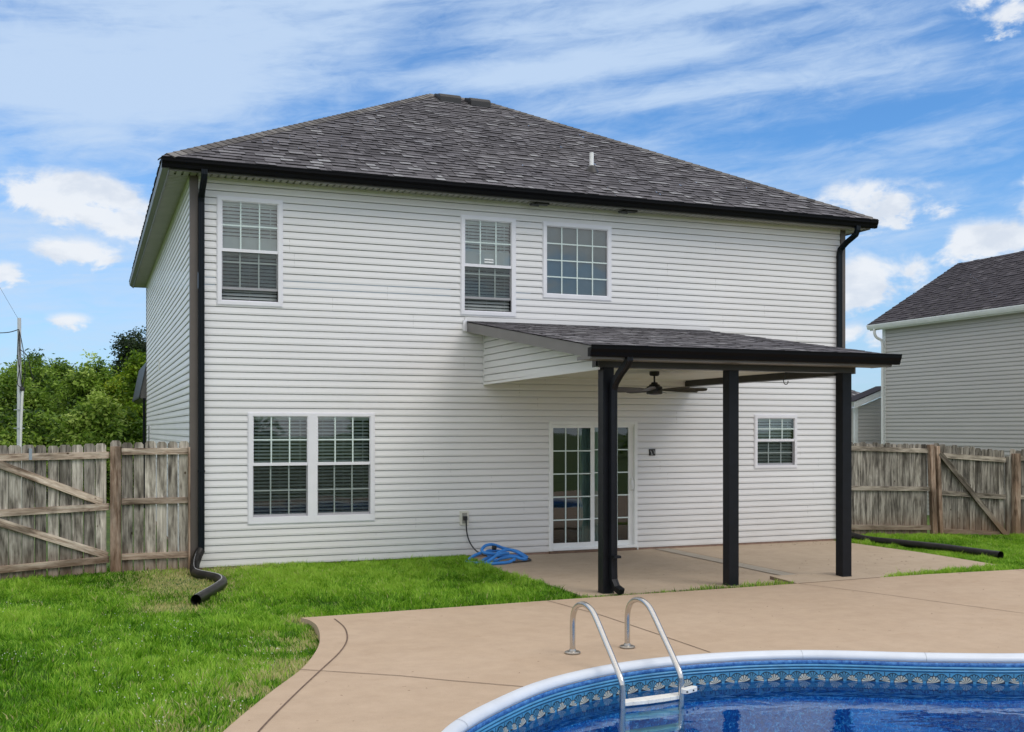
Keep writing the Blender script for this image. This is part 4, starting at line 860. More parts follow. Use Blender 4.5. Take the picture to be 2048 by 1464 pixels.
mb.face([(EX0,EY0+DEP-3,zs+.001),(EX0,L_+OV,zs+.001),(EX0+4.6,L_+OV,zs+2.2),(EX0+4.6,EY0+DEP-2,zs+2.2)], tone=.4)
mb.build('roof_side', M['shingle'], roof, recalc=False)
def caps(mb, a, b, wv, e=.15):
    a, b = Vector(a), Vector(b); d = (b-a); L2 = d.length; d.normalize(); n = int(L2/e)
    sdn = Vector((d.y, -d.x, 0)).normalized(); hd = .15
    # drop follows both roof planes on either side
    for i in range(n):
        p = a+d*(i*e); q = a+d*((i+1)*e+.02); t = min(1, max(0, random.gauss(.55, .18)))
        for s in (-1, 1):
            drop = wv
            o0 = sdn*s*hd+Vector((0,0,-drop)); mb.face([p+Vector((0,0,.030)), p+o0+Vector((0,0,.022)), q+o0+Vector((0,0,.012)), q+Vector((0,0,.020))], tone=t)
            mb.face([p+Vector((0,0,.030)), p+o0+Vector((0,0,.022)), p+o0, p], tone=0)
mb = MB()
apL = (EX0+DEP/2, EY0+DEP/2, ZR); apR = (EX1-DEP/2, EY0+DEP/2, ZR)
dr = .15*SL*.7071
caps(mb, (EX0+.06, EY0+.06, zs+.06*SL), apL, dr); caps(mb, (EX1-.06, EY0+.06, zs+.06*SL), apR, dr); caps(mb, apL, apR, .15*SL)
mb.build('ridge_cap', M['cap'], roof, recalc=False)
def roof_vent(x0, x1, y0, y1):
    mb = MB(); zb = lambda y: zs+SL*(y-EY0)
    # hood: side outline swept along X ; tall front lip, rounded top, flush at the back
    pr_ = [(y0, zb(y0)+.0), (y0, zb(y0)+.125), (y0+.03, zb(y0)+.165), (y0+.09, zb(y0)+.195), (y0+.17, zb(y0)+.21), (y1-.04, zb(y1)+.045), (y1, zb(y1)+.02), (y1, zb(y1))]
    mb.prism([(a, b) for a, b in pr_], (x0,0,0), (x1,0,0), (0,1,0), (0,0,1)); mb.build('roof_vent', M['vent'], roof, bevel=.012)
roof_vent(5.06, 5.50, 4.52, 4.93); roof_vent(5.68, 6.10, 4.47, 4.88)
mb = MB(); px_, py_ = 6.57, .86; pz = zs+SL*(py_-EY0); mb.tube([(px_, py_, pz-.05), (px_, py_, pz+.31)], .036, 16); vp = mb.build('vent_pipe', M['pvc'], roof, smooth=True)
mb = MB(); mb.lathe([(.13, -.05), (.10, .02), (.055, .085), (.045, .09)], (px_, py_, pz), 20); mb.build('pipe_boot', M['vent'], roof, smooth=True)

# patio cover ---------------------------------------------------------
PX = (4.372, 6.122, 7.862); PWD = .145; PY0 = -4.0
for i, x in enumerate(PX):
    mb = MB(); zb = (-.012, -.012, .012)[i]; mb.box(x, PY0, zb-.03, x+PWD, PY0+PWD, 2.69); mb.box(x-.004, PY0-.004, zb-.03, x+PWD+.004, PY0+PWD+.004, zb+.012)
    mb.build('patio_post', M['post'], house, bevel=.006)
mb = MB(); mb.box(4.30, PY0-.012, 2.685, 8.035, PY0+.16, 2.775); mb.box(7.855, PY0+.16, 2.655, 8.035, -.02, 2.76); pbm = mb.build('patio_beam', M['beam'], house, bevel=.004)
mb = MB(); mb.box(8.036, PY0-.013, 2.675, 8.06, PY0+.10, 2.77); mb.build('beam_end_cap', M['fascia'], house)
mb = MB(); ribbed(mb, 4.33, 7.855, PY0+.16, -.02, 2.752, 'x', pitch=.10); mb.build('patio_ceiling', M['beam_white'], house, recalc=False)
mb = MB(); mb.box(4.34, PY0+.161, 2.722, 7.85, PY0+.18, 2.7505); mb.build('ceiling_trim', M['trim_white'], house); mb = MB(); mb.box(4.30, -.05, 2.735, 7.85, -.018, 2.752); mb.build('ceiling_trim', M['trim_white'], house)
# gable infill siding on the left end (wedge)
SP = (3.592-2.905)/4.42; roofz = lambda y: 3.592+SP*y
GAB = lambda u, z, d: (4.322-d, u, z)
mb = MB(); siding(mb, -4.0, -.018, 2.63+.045, 3.50, [], GAB, zlim=lambda z: (max(-4.0, (z+.14-3.592)/SP), 0.0)); mb.build('gable_siding', M['siding'], house)
mb = MB(); mb.box(4.304, -.05, 2.62, 4.33, -.016, 3.43); mb.box(4.300, PY0-.002, 2.668, 4.326, PY0+.05, 2.772); mb.beam((4.312, -4.0, 2.672), (4.312, -.03, 2.645), .026, .035); mb.build('gable_trim', M['siding'], house)
RX0, RX1, RYE = 4.035, 8.335, -4.36
th = .155
mb = MB()
for xa, xb in ((RX0-.0, RX0+.022), (RX1-.022, RX1)):      # rake boards
    mb.hexa([(xa,RYE-.02,roofz(RYE)-th),(xb,RYE-.02,roofz(RYE)-th),(xb,-.02,roofz(-.02)-th),(xa,-.02,roofz(-.02)-th),(xa,RYE-.02,roofz(RYE)-.012),(xb,RYE-.02,roofz(RYE)-.012),(xb,-.02,roofz(-.02)-.012),(xa,-.02,roofz(-.02)-.012)])
mb.box(RX0+.022, RYE-.018, roofz(RYE)-th-.002, RX1-.022, RYE, roofz(RYE)-.014)
mb.box(RX0-.004, RYE+.0, 2.756, RX0+.015, -3.99, 2.80); mb.box(RX1-.015, RYE, 2.756, RX1+.004, -3.99, 2.83)
mb.build('patio_fascia', M['fascia'], house)
mb = MB(); mb.box(RX0+.0152, RYE+.001, 2.758, RX1-.0152, PY0-.013, 2.768)
mb.hexa([(RX0+.022,RYE,roofz(RYE)-th+.01),(4.305,RYE,roofz(RYE)-th+.01),(4.305,-.02,roofz(-.02)-th+.01),(RX0+.022,-.02,roofz(-.02)-th+.01),(RX0+.022,RYE,roofz(RYE)-th+.02),(4.305,RYE,roofz(RYE)-th+.02),(4.305,-.02,roofz(-.02)-th+.02),(RX0+.022,-.02,roofz(-.02)-th+.02)])
mb.hexa([(8.06,RYE,roofz(RYE)-th+.01),(RX1-.022,RYE,roofz(RYE)-th+.01),(RX1-.022,-.02,roofz(-.02)-th+.01),(8.06,-.02,roofz(-.02)-th+.01),(8.06,RYE,roofz(RYE)-th+.02),(RX1-.022,RYE,roofz(RYE)-th+.02),(RX1-.022,-.02,roofz(-.02)-th+.02),(8.06,-.02,roofz(-.02)-th+.02)])
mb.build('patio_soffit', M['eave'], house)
mb = MB(); cp = 1/math.sqrt(1+SP*SP)
shingle_face(mb, (RX0-.015, RYE-.05, roofz(RYE-.05)), (1,0,0), (0,cp,SP*cp), (-.02-(RYE-.05))/cp, lambda s: 0, lambda s: RX1-RX0+.03, e=.143, light=.10, bh=(.0075, .003))
mb.face([(RX0,RYE-.04,roofz(RYE-.04)-.008),(RX1,RYE-.04,roofz(RYE-.04)-.008),(RX1,-.02,roofz(-.02)-.008),(RX0,-.02,roofz(-.02)-.008)], tone=.1)
proof = mb.build('patio_roof', M['shingle'], house, recalc=False)
mb = MB(); gzp = roofz(RYE)-.135
mb.prism(GP, (RX0-.05,RYE-.0205,gzp), (RX1+.075,RYE-.0205,gzp), (0,1,0), (0,0,1)); mb.build('patio_gutter', M['black'], house)
mb = MB(); mb.box(RX0-.03, -.030, 3.60, RX1+.0, -.0175, 3.66); mb.build('roof_flashing', M['siding'], house)
mb = MB(); mb.box(RX0-.06, -.04, 3.44, RX0-.002, -.012, 3.615); mb.build('rake_return_trim', M['trim'], house)
downspout([(4.50,-4.41,2.80),(4.50,-4.41,2.755),(4.498,-4.36,2.70),(4.49,-4.20,2.60),(4.482,-4.09,2.50),(4.480,-4.045,2.42),(4.480,-4.045,2.2),(4.480,-4.045,.30),(4.482,-4.05,.16),(4.495,-4.10,.07),(4.52,-4.19,.030)], M['post'], (.42,), w=.078, d=.07)

# front porch/garage eave seen past the left side
mb = MB(); mb.hexa([(-.15,12.42,2.72),(.0,12.42,2.66),(.0,17,2.66),(-.15,17,2.72),(-.15,12.42,2.84),(.0,12.42,3.56),(.0,17,3.56),(-.15,17,2.84)]); ge = mb.build('garage_eave', M['fascia'], house)
mb = MB(); mb.hexa([(-.18,12.40,2.72),(-.001,12.40,3.565),(-.001,17,3.565),(-.18,17,2.72),(-.18,12.40,2.76),(-.001,12.40,3.63),(-.001,17,3.63),(-.18,17,2.76)]); mb.build('garage_roof', M['vent'], house)
mb = MB(); mb.box(-.095, 12.40, 0, -.03, 12.46, 2.72); mb.build('garage_downspout', M['black_spout'], house)
mb = MB(); mb.box(-.028, 10.60, 1.0, .01, 10.97, 2.08); sw = mb.build('side_window', M['trim'], house)
mb = MB(); mb.box(-.034, 10.66, 1.05, -.029, 10.91, 2.03); mb.build('pane', M['dark'], sw)

# ------------------------------------------------------------------ things on and around the house
def fan():
    t = thing('ceiling_fan', 'dark bronze eight-blade ceiling fan hanging under the patio cover', 'ceiling fan', (6.0, -2.32, 2.752))
    mt = pm('fan_bronze', (.016, .015, .016), .45, .15); bl = pm('fan_blade', (.045, .042, .042), .5, .15)
    b = MB(); b.lathe([(.03,0),(.068,0),(.07,-.045),(.055,-.062),(.02,-.066)][::-1], (0,0,0), 24); b.build('canopy', mt, t, smooth=True)
    b = MB(); b.tube([(0,0,-.05),(0,0,-.17)], .013, 12); b.build('downrod', mt, t, smooth=True)
    b = MB(); b.lathe([(.03,-.15),(.045,-.155),(.048,-.175),(.075,-.185),(.078,-.20),(.108,-.215),(.112,-.235),(.112,-.305),(.105,-.315),(.05,-.325),(.02,-.327)][::-1], (0,0,0), 32); b.build('motor', mt, t, smooth=True)
    for k in range(8):
        a = 2*math.pi*k/8+.13; ca, sa = math.cos(a), math.sin(a); b = MB()
        pr_ = [(.10,.025),(.16,.040),(.30,.068),(.55,.082),(.68,.078),(.725,.048)]
        tl = R(17); z0 = -.262
        rows = []
        for r_, w in pr_:
            rows.append([Vector((r_*ca-s*w*sa, r_*sa+s*w*ca, z0+s*w*math.sin(tl))) for s in (-1, 1)])
        for (p, q), (r2, s2) in zip(rows[:-1], rows[1:]):
            up = Vector((0,0,.007)); b.hexa([p, q, s2, r2, p+up, q+up, s2+up, r2+up])
        b.build('blade', bl, t)
fan()
def floodlight(x, lab):
    t = thing('security_light', lab, 'security light', (x, -.16, 5.462), group='soffit security lights'); m_ = pm('light_housing', (.030, .030, .030), .5, .1)
    b = MB(); b.box(-.10, -.055, -.030, .13, .055, 0); b.build('housing', m_, t, bevel=.006)
    b = MB(); b.hexa([(-.16,-.06,-.060),(-.05,-.06,-.075),(-.05,.05,-.055),(-.16,.05,-.045),(-.18,-.06,-.025),(-.05,-.06,-.0301),(-.05,.05,-.0301),(-.18,.05,-.015)]); b.build('lamp_head', m_, t, bevel=.006)
floodlight(5.20, 'dark flat security light under the eave, above the gap between the two upper right windows'); floodlight(6.74, 'dark security light under the eave, above the right edge of the picture window')
def hook():
    b = MB(); P = [(0,0,0),(0,0,-.05),(-.028,0,-.09),(-.032,0,-.13),(-.012,0,-.158),(.018,0,-.158),(.034,0,-.135),(.036,0,-.115)]
    b.tube(smoothpts(P, 5), .0055, 8); o = b.build('metal_hook', M['cord'], None, smooth=True); o.location = (7.02, -3.93, 2.686); tag(o, 'small dark hook hanging from the patio beam between the middle and right posts', 'hook')
hook()
def cord():
    b = MB(); P = [(3.995,-.048,.60),(4.0,-.085,.585),(4.005,-.085,.50),(4.02,-.07,.38),(4.05,-.08,.26),(4.10,-.11,.16),(4.17,-.18,.08),(4.30,-.30,.03),(4.6,-.42,.008),(4.80,-.60,.008),(4.74,-.84,.008),(4.50,-.92,.008),(4.35,-.85,.010)]
    b.tube(smoothpts(P, 6), .0105, 8); b.box(3.968, -.085, .565, 4.024, -.041, .625)
    o = b.build('power_cord', M['cord'], None, smooth=True); tag(o, 'black power cord plugged into the wall outlet and running down to the hose', 'cord')
cord()
def hose():
    b = MB(); r = .0235; rr = random.Random(3)
    t = thing('pool_hose', 'tangled pile of blue pool vacuum hose on the corner of the patio by the wall', 'hose', (4.25, -.74, -.012))
    def strand(L_):            # (along the wall, height picture, distance from the wall) measured in millimetre-like units
        P = []
        for x, v, y in L_: P.append(((x-885)/1308-(y+.74)*(-.30), y+.74, max(.024, (1130+(-.25-y)*155-v)/1270)))
        return smoothpts(P, 6)
    S_ = [[(1560,1165,-.55),(1480,1090,-.52),(1330,1010,-.50),(1080,950,-.48),(930,895,-.50),(800,862,-.55),(660,885,-.60),(590,960,-.66),(640,1010,-.70),(800,1035,-.70),(930,1070,-.68),(1150,1090,-.64),(1380,1110,-.60),(1540,1170,-.60)],
          [(600,1005,-.50),(420,1070,-.55),(270,1170,-.70),(330,1215,-.80),(520,1200,-.80),(650,1130,-.72),(810,1090,-.64),(960,1010,-.60),(1150,975,-.58),(1330,1030,-.62),(1500,1150,-.68),(1440,1165,-.74),(1220,1110,-.72),(1000,1130,-.70),(840,1160,-.66),(700,1000,-.56),(820,980,-.52),(1000,1000,-.50)]]
    for q in S_: b.tube(strand(q), r, 14)
    b.build('hose_coil', M['hose'], t, smooth=True)
    b = MB(); b.tube(strand([(430,1240,-.92),(620,1205,-.90),(760,1140,-.84),(880,1075,-.80),(1010,1035,-.78),(1130,1045,-.76)]), r, 14); b.build('hose_end', M['hose'], t, smooth=True)
    b = MB(); b.tube(strand([(640,1262,-.98),(820,1272,-1.0),(980,1262,-.98),(1120,1215,-.92),(1245,1158,-.86)]), r, 14); b.build('hose_end', M['hose'], t, smooth=True)
    b = MB(); b.tube([(-.01,.15,.205),(.045,.15,.200)], .031, 16); b.build('hose_cuff', M['cord'], t, smooth=True)
hose()
def corrugated(name, pts, lab, r=.060, stripe_a=None, elbow=None):
    P = smoothpts(pts, 8)
    o = thing(name, lab, 'drain pipe', tuple(pts[-1]), group='corrugated downspout drain pipes'); off = Vector(pts[-1])
    b = MB(); n = len(P); b.tube([p-off for p in P], r, 20, caps=False, rf=lambda t: 1.0)
    b.tube([p-off for p in P], r-.006, 20, caps=False)
    d = (P[-1]-P[-2]).normalized()
    bm_o = b.build('pipe', M['pipe'], o, smooth=True, recalc=False)
    b = MB(); L2 = 0
    for i in range(1, n):                                    # raised rings where the pipe flexes
        L2 += (P[i]-P[i-1]).length
        if (elbow and i < elbow): 
            dd = (P[i]-P[i-1]).normalized(); b.tube([P[i]-off-dd*.006, P[i]-off, P[i]-off+dd*.006], r+.004, 20, caps=True)
    if elbow: b.build('pipe_ring', M['pipe'], o, smooth=True)
    b = MB()                                               # end ring
    b.tube([P[-1]-off-d*.004, P[-1]-off+d*.006], r+.002, 24, caps=False); b.tube([P[-1]-off+d*.006, P[-1]-off-d*.01], r-.005, 24, caps=False); b.build('pipe_mouth', M['pipe'], o, smooth=True, recalc=False)
    if stripe_a is not None:
        b = MB(); q = []
        for i, p in enumerate(P[3:]):
            i += 3; t = (P[min(i+1, n-1)]-P[i-1]).normalized(); up = Vector((0,0,1)); sd_ = t.cross(up).normalized(); up2 = sd_.cross(t); nrm = (up2*math.cos(stripe_a)+sd_*math.sin(stripe_a)); tn = t.cross(nrm).normalized()*.0035
            c = p-off+nrm*(r+.0012); q.append((c-tn, c+tn))
        for a, c in zip(q[:-1], q[1:]): b.face([a[0], a[1], c[1], c[0]])
        b.build('pipe_stripe', M['stripe'], o, recalc=False)
    return o
corrugated('drain_pipe', LPIPE, 'short black drain pipe in an S bend on the grass below the left downspout', stripe_a=.15, elbow=26)
corrugated('drain_pipe', RPIPE, 'long straight black drain pipe lying along the right edge of the patio', stripe_a=-1.35)

# fences ---------------------------------------------------------
def wbox(mb, uvl, x0, y0, z0, x1, y1, z1, tone, vert=True, top=None):
    b = len(mb.v); mb.box(x0, y0, z0, x1, y1, z1, tone)
    if top is not None:
        mb.v[b+4] = (x0, y0, top[0]); mb.v[b+5] = (x1, y0, top[1]); mb.v[b+6] = (x1, y1, top[1]); mb.v[b+7] = (x0, y1, top[0])
def uvfill(mb, vert=True):
    uv = []
    for f in mb.f:
        for i in f:
            x, y, z = mb.v[i]; uv += ([x+y, z] if vert else [z+y, x])
    mb.uv = uv
def dogear(mb, x, w, y0, y1, zb, zt, tone, warp=0.0):
    c = .032; pr_ = [(x, zb), (x+w, zb), (x+w+warp, zt-c), (x+w-c*.8+warp, zt), (x+c*.8+warp, zt), (x+warp, zt-c)]
    mb.prism([(a, b) for a, b in pr_], (0,y0,0), (0,y1,0), (1,0,0), (0,0,1), tone=tone)
def fence_boards(par, x0, x1, zt0, zt1, zb0, zb1, w, mat, gap=.006, seed=0, jit=.012, missing=()):
    rr = random.Random(seed); mb = MB(); n = int(round((x1-x0)/w)); w = (x1-x0)/n
    for i in range(n):
        if i in missing: continue
        u = i/max(1, n-1); g = gap*rr.uniform(.3, 1.9); dogear(mb, x0+i*w+g/2, w-g, 0+rr.uniform(-.003, .0), .018, zb0+(zb1-zb0)*u+rr.uniform(-.02, .01), zt0+(zt1-zt0)*u+rr.uniform(-jit, jit), rr.random(), rr.uniform(-.004, .004))
    uvfill(mb); mb.build('boards', mat, par)
def rail(par, a, b, h, mat, y0=-.042, y1=-.004, tone=.5, name='rail'):
    mb = MB(); (x0, z0), (x1, z1) = a, b; L2 = math.hypot(x1-x0, z1-z0); ux, uz = (x1-x0)/L2, (z1-z0)/L2; nx, nz_ = -uz*h/2, ux*h/2
    mb.prism([(x0-nx, z0-nz_), (x1-nx, z1-nz_), (x1+nx, z1+nz_), (x0+nx, z0+nz_)], (0,y0,0), (0,y1,0), (1,0,0), (0,0,1), tone=tone)
    uv = []
    for f in mb.f:
        for i in f:
            x, y, z = mb.v[i]; al = (x-x0)*ux+(z-z0)*uz; ac = -(x-x0)*uz+(z-z0)*ux; uv += [ac+y, al]
    mb.uv = uv; mb.build(name, mat, par, bevel=.003)
def fpost(par, x0, x1, zb, zt, mat, y0=-.09, y1=-.003, tone=.4, lean=0.0, name='post'):
    mb = MB(); mb.hexa([(x0+lean,y0,zb),(x1+lean,y0,zb),(x1+lean,y1,zb),(x0+lean,y1,zb),(x0,y0,zt),(x1,y0,zt),(x1,y1,zt),(x0,y1,zt)], tone); uvfill(mb); mb.build(name, mat, par, bevel=.004)
# left: panel between gate post and house
f = thing('wooden_fence', 'weathered dog-ear fence panel between the left gate post and the white house', 'fence', (-1.05, .0, 0))
fence_boards(f, .14, 1.03, 1.775, 1.775, -.04, -.04, .149, M['boards'], seed=4, gap=.013)
for z in (1.645, .967, .217): rail(f, (.14, z), (1.005, z), .088 if z > 1 else .085, M['rail'], tone=random.random())
fpost(f, -.005, .135, -.1, 1.715, M['wpost'], y0=-.085, y1=.02, tone=.5); fpost(f, 1.006, 1.03, -.1, 1.70, M['wpost'], tone=.9)
mb = MB(); dogear(mb, .0, .138, .021, .038, 1.2, 1.795, .7); uvfill(mb); mb.build('board_behind_post', M['boards'], f)
# left gate, swung slightly towards the yard
ga = math.atan2(-.60, -1.29)
gl_ = thing('wooden_gate', 'weathered wooden gate with two diagonal braces at the left edge, beside the fence post', 'gate', (-1.075, .0, 0), ga+math.pi)
def shift_left(par):      # local x runs from the post towards -x
    pass
fence_boards(gl_, -1.95, -.02, 1.735, 1.745, -.06, -.03, .163, M['boards'], seed=9, gap=.015)
for z in (1.600, .903, .195): rail(gl_, (-1.95, z-.01), (-.005, z), .090, M['rail'], tone=random.random())
rail(gl_, (-1.62, 1.585), (-.10, .965), .095, M['rail'], y0=-.0405, y1=-.005, tone=.85, name='brace'); rail(gl_, (-1.62, .855), (-.03, .245), .095, M['rail'], y0=-.0405, y1=-.005, tone=.75, name='brace')
mb = MB(); mb.box(-1.075, -.046, 1.555, -1.035, -.0425, 1.70); mb.box(-1.070, -.0462, 1.70, -1.04, .022, 1.704); mb.build('metal_bracket', M['galv'], gl_)
# right: panel, gate, next panel
f = thing('wooden_fence', 'weathered grey fence panel between the right house corner and the leaning gate post', 'fence', (11.15, .5, 0))
fence_boards(f, .0, 2.28, 1.715, 1.675, -.10, -.12, .142, M['boards_d'], seed=14, gap=.009, jit=.018)
rail(f, (.0, 1.62), (2.27, 1.54), .085, M['rail_d'], tone=.9); rail(f, (.0, .885), (2.33, .82), .082, M['rail_d'], tone=.6); rail(f, (.0, .175), (2.36, .085), .09, M['rail_d'], tone=.7)
fpost(f, 2.265, 2.375, -.25, 1.66, M['wpost'], lean=.09, tone=.6)
gr = thing('wooden_gate', 'weathered wooden gate with one long diagonal brace beside the grey neighbouring house', 'gate', (13.70, .5, 0), -.02)
fence_boards(gr, -.11, 1.62, 1.665, 1.54, -.16, -.26, .142, M['boards_d'], seed=24, gap=.009, jit=.02)
rail(gr, (.03, 1.455), (1.62, 1.345), .095, M['rail_d'], tone=.8); rail(gr, (.0, .745), (1.62, .625), .095, M['rail_d'], tone=.2); rail(gr, (.0, .02), (1.60, -.10), .095, M['rail_d'], tone=.5)
rail(gr, (-.02, 1.50), (1.68, -.19), .105, M['rail_d'], y0=-.075, y1=-.044, tone=.15, name='brace')
fpost(gr, -.10, -.02, -.24, 1.63, M['wpost'], y0=-.07, y1=-.005, tone=.9, name='stile', lean=.10); fpost(gr, 1.62, 1.70, -.27, 1.42, M['boards_d'], y0=-.06, y1=-.004, tone=.5, name='stile')
f = thing('wooden_fence', 'weathered fence panel past the right gate with a thick post at the edge of view', 'fence', (15.50, .5, 0))
fence_boards(f, .0, 2.6, 1.545, 1.50, -.2, -.35, .142, M['boards_d'], seed=34, gap=.009, jit=.02)
fpost(f, .03, .165, -.45, 1.47, M['wpost'], y0=-.11, y1=-.004, tone=.7)
for z in (1.38, .62, -.10): rail(f, (.19, z), (2.6, z-.1), .095, M['rail_d'], tone=random.random())

# ------------------------------------------------------------------ neighbouring house
def neighbour():
    NX, NY = 19.0, 8.17; t = thing('neighbour_house', 'light grey vinyl-sided house with dark gable roof and white gutter behind the right fence', 'house', (NX, NY, 0))
    lo = lambda x, y, z: (x-NX, y-NY, z)
    ze = 4.83; zw = 4.74
    P = lambda u, z, d: (-d, u, z)
    mb = MB(); siding(mb, -14, -.06, -.3, zw, [], P); mb.build('side_wall', M['siding_grey'], t)
    P2 = lambda u, z, d: (u, d*1.0, z)
    rise = 7/12.; hw = 2.9
    mb = MB(); mb.box(-.02, -.10, -.4, .02, .02, zw); mb.build('corner_trim', M['trim_white'], t)
    mb = MB(); mb.box(.0, -.001, -.4, hw*2, .001, zw); mb.face([(0,0,zw),(hw*2,0,zw),(hw,0,zw+rise*hw)]); mb.build('end_wall', M['siding_grey'], t)
    ov = .32
    mb = MB(); sl = rise; c = 1/math.sqrt(1+sl*sl); S2 = (hw+ov)/c
    shingle_face(mb, (-ov, -14, ze), (0,1,0), (c,0,sl*c), S2, lambda s: 0, lambda s: 14+.28, e=.143, light=.05, dens=.45)
    mb.face([(-ov+2*(hw+ov),-14,ze),(-ov+2*(hw+ov),.28,ze),(hw,.28,ze+(hw+ov)*sl),(hw,-14,ze+(hw+ov)*sl)], tone=.3)
    mb.face([(-ov,.279,ze-.01),(2*hw+ov,.279,ze-.01),(hw,.279,ze+(hw+ov)*sl-.01)], tone=.3)
    mb.build('roof', M['shingle_b'], t, recalc=False)
    mb = MB(); mb.prism([(0,0),(-.07,.0),(-.095,.05),(-.11,.10),(-.11,.125),(-.095,.125),(0,.10)], (-ov+.10,-14,ze-.13), (-ov+.10,.30,ze-.13), (1,0,0), (0,0,1)); mb.box(-ov+.10, -14, ze-.16, -ov+.115, .28, ze-.01); mb.build('gutter', M['trim_white'], t)
    mb = MB(); mb.box(-ov+.116, -14, zw-.0, -.0, .27, zw+.012); mb.box(-.02, -14, zw-.05, -.016, -.1, zw); mb.build('soffit', M['trim_white'], t)
    mb = MB(); mb.tube(smoothpts([(-.26,.05,ze-.12),(-.26,.05,ze-.25),(-.20,.03,ze-.36),(-.09,-.03,ze-.44),(-.065,-.04,ze-.55)], 5)+[Vector((-.065,-.04,0))], .038, 10); mb.build('downspout', M['trim_white'], t, smooth=True)
    # lower rear wing, gable facing us
    gx0, gy = -.11, .95
    Pw = lambda u, z, d: (u, gy-d, z)
    zc = 2.57
    def lim(z):
        if z < zc: return (gx0, 5)
        return (gx0+(z-zc)/.355, 5)
    mb = MB(); siding(mb, gx0, .98, -.3, 2.95, [], Pw, zlim=lim); mb.build('wing_wall', M['siding_grey'], t)
    mb = MB(); mb.box(gx0-.08, gy-.02, -.4, gx0+.02, gy+.06, zc-.02); mb.build('wing_corner', M['trim_white'], t)
    mb = MB(); mb.face([(gx0-.06,gy+.05,-.4),(gx0-.06,gy+5,-.4),(gx0-.06,gy+5,zc),(gx0-.06,gy+.05,zc)]); mb.build('wing_side', M['siding_grey'], t, recalc=False)
    mb = MB(); a0 = gx0-.27; za = zc-.03
    mb.hexa([(a0,gy-.22,za),(.85,gy-.22,za+.355*(.85-a0)),(.85,gy-.20,za+.355*(.85-a0)),(a0,gy-.20,za),(a0,gy-.22,za+.18),(.85,gy-.22,za+.18+.355*(.85-a0)),(.85,gy-.20,za+.18+.355*(.85-a0)),(a0,gy-.20,za+.18)])
    mb.hexa([(a0,gy-.20,za+.0),(.85,gy-.20,za+.355*(.85-a0)),(.85,gy-.0,za+.355*(.85-a0)),(a0,gy-.0,za),(a0,gy-.20,za+.01),(.85,gy-.20,za+.01+.355*(.85-a0)),(.85,gy,za+.01+.355*(.85-a0)),(a0,gy,za+.01)]); mb.build('wing_rake', M['trim_white'], t)
    mb = MB(); mb.hexa([(a0-.02,gy-.24,za+.182),(.85,gy-.24,za+.182+.355*(.87-a0)),(.85,gy+.35,za+.182+.355*(.87-a0)),(a0-.02,gy+.35,za+.182),(a0-.02,gy-.24,za+.21),(.85,gy-.24,za+.21+.355*(.87-a0)),(.85,gy+.35,za+.21+.355*(.87-a0)),(a0-.02,gy+.35,za+.21)], tone=.3); mb.build('wing_roof', M['shingle_b'], t)
    mb = MB(); mb.tube(smoothpts([(gx0-.30,gy+.30,za-.0),(gx0-.28,gy+.30,za-.06),(gx0-.17,gy+.30,za-.16),(gx0-.15,gy+.30,za-.28)], 4)+[Vector((gx0-.15,gy+.30,0))], .036, 8); mb.build('wing_downspout', M['trim_white'], t, smooth=True)
neighbour()
def far_roof():
    t = thing('far_house', 'distant low house of which only the grey sloping roof shows beside the right patio post', 'house', (26.0, 22.0, 0)); sl = .50
    mb = MB(); mb.box(-4.2, 0, 0, 3.7, 6, 3.3); mb.build('wall', M['siding_grey'], t)
    mb = MB(); z0 = 3.32; A = (-4.6,-.4,z0); B = (4.1,-.4,z0); C_ = (4.1,6.4,z0); D_ = (-4.6,6.4,z0); R1 = (-1.2,3,z0+3.4*sl); R2 = (.7,3,z0+3.4*sl); c = 1/math.sqrt(1+sl*sl)
    shingle_face(mb, A, (1,0,0), (0,c,sl*c), 3.4/c, lambda q: q*c, lambda q: 8.7-q*c, e=.16, light=.05)
    mb.face([B, C_, R2], tone=.4); mb.face([C_, D_, R1, R2], tone=.4); mb.face([D_, A, R1], tone=.4); mb.build('roof', M['shingle'], t, recalc=False)
far_roof()

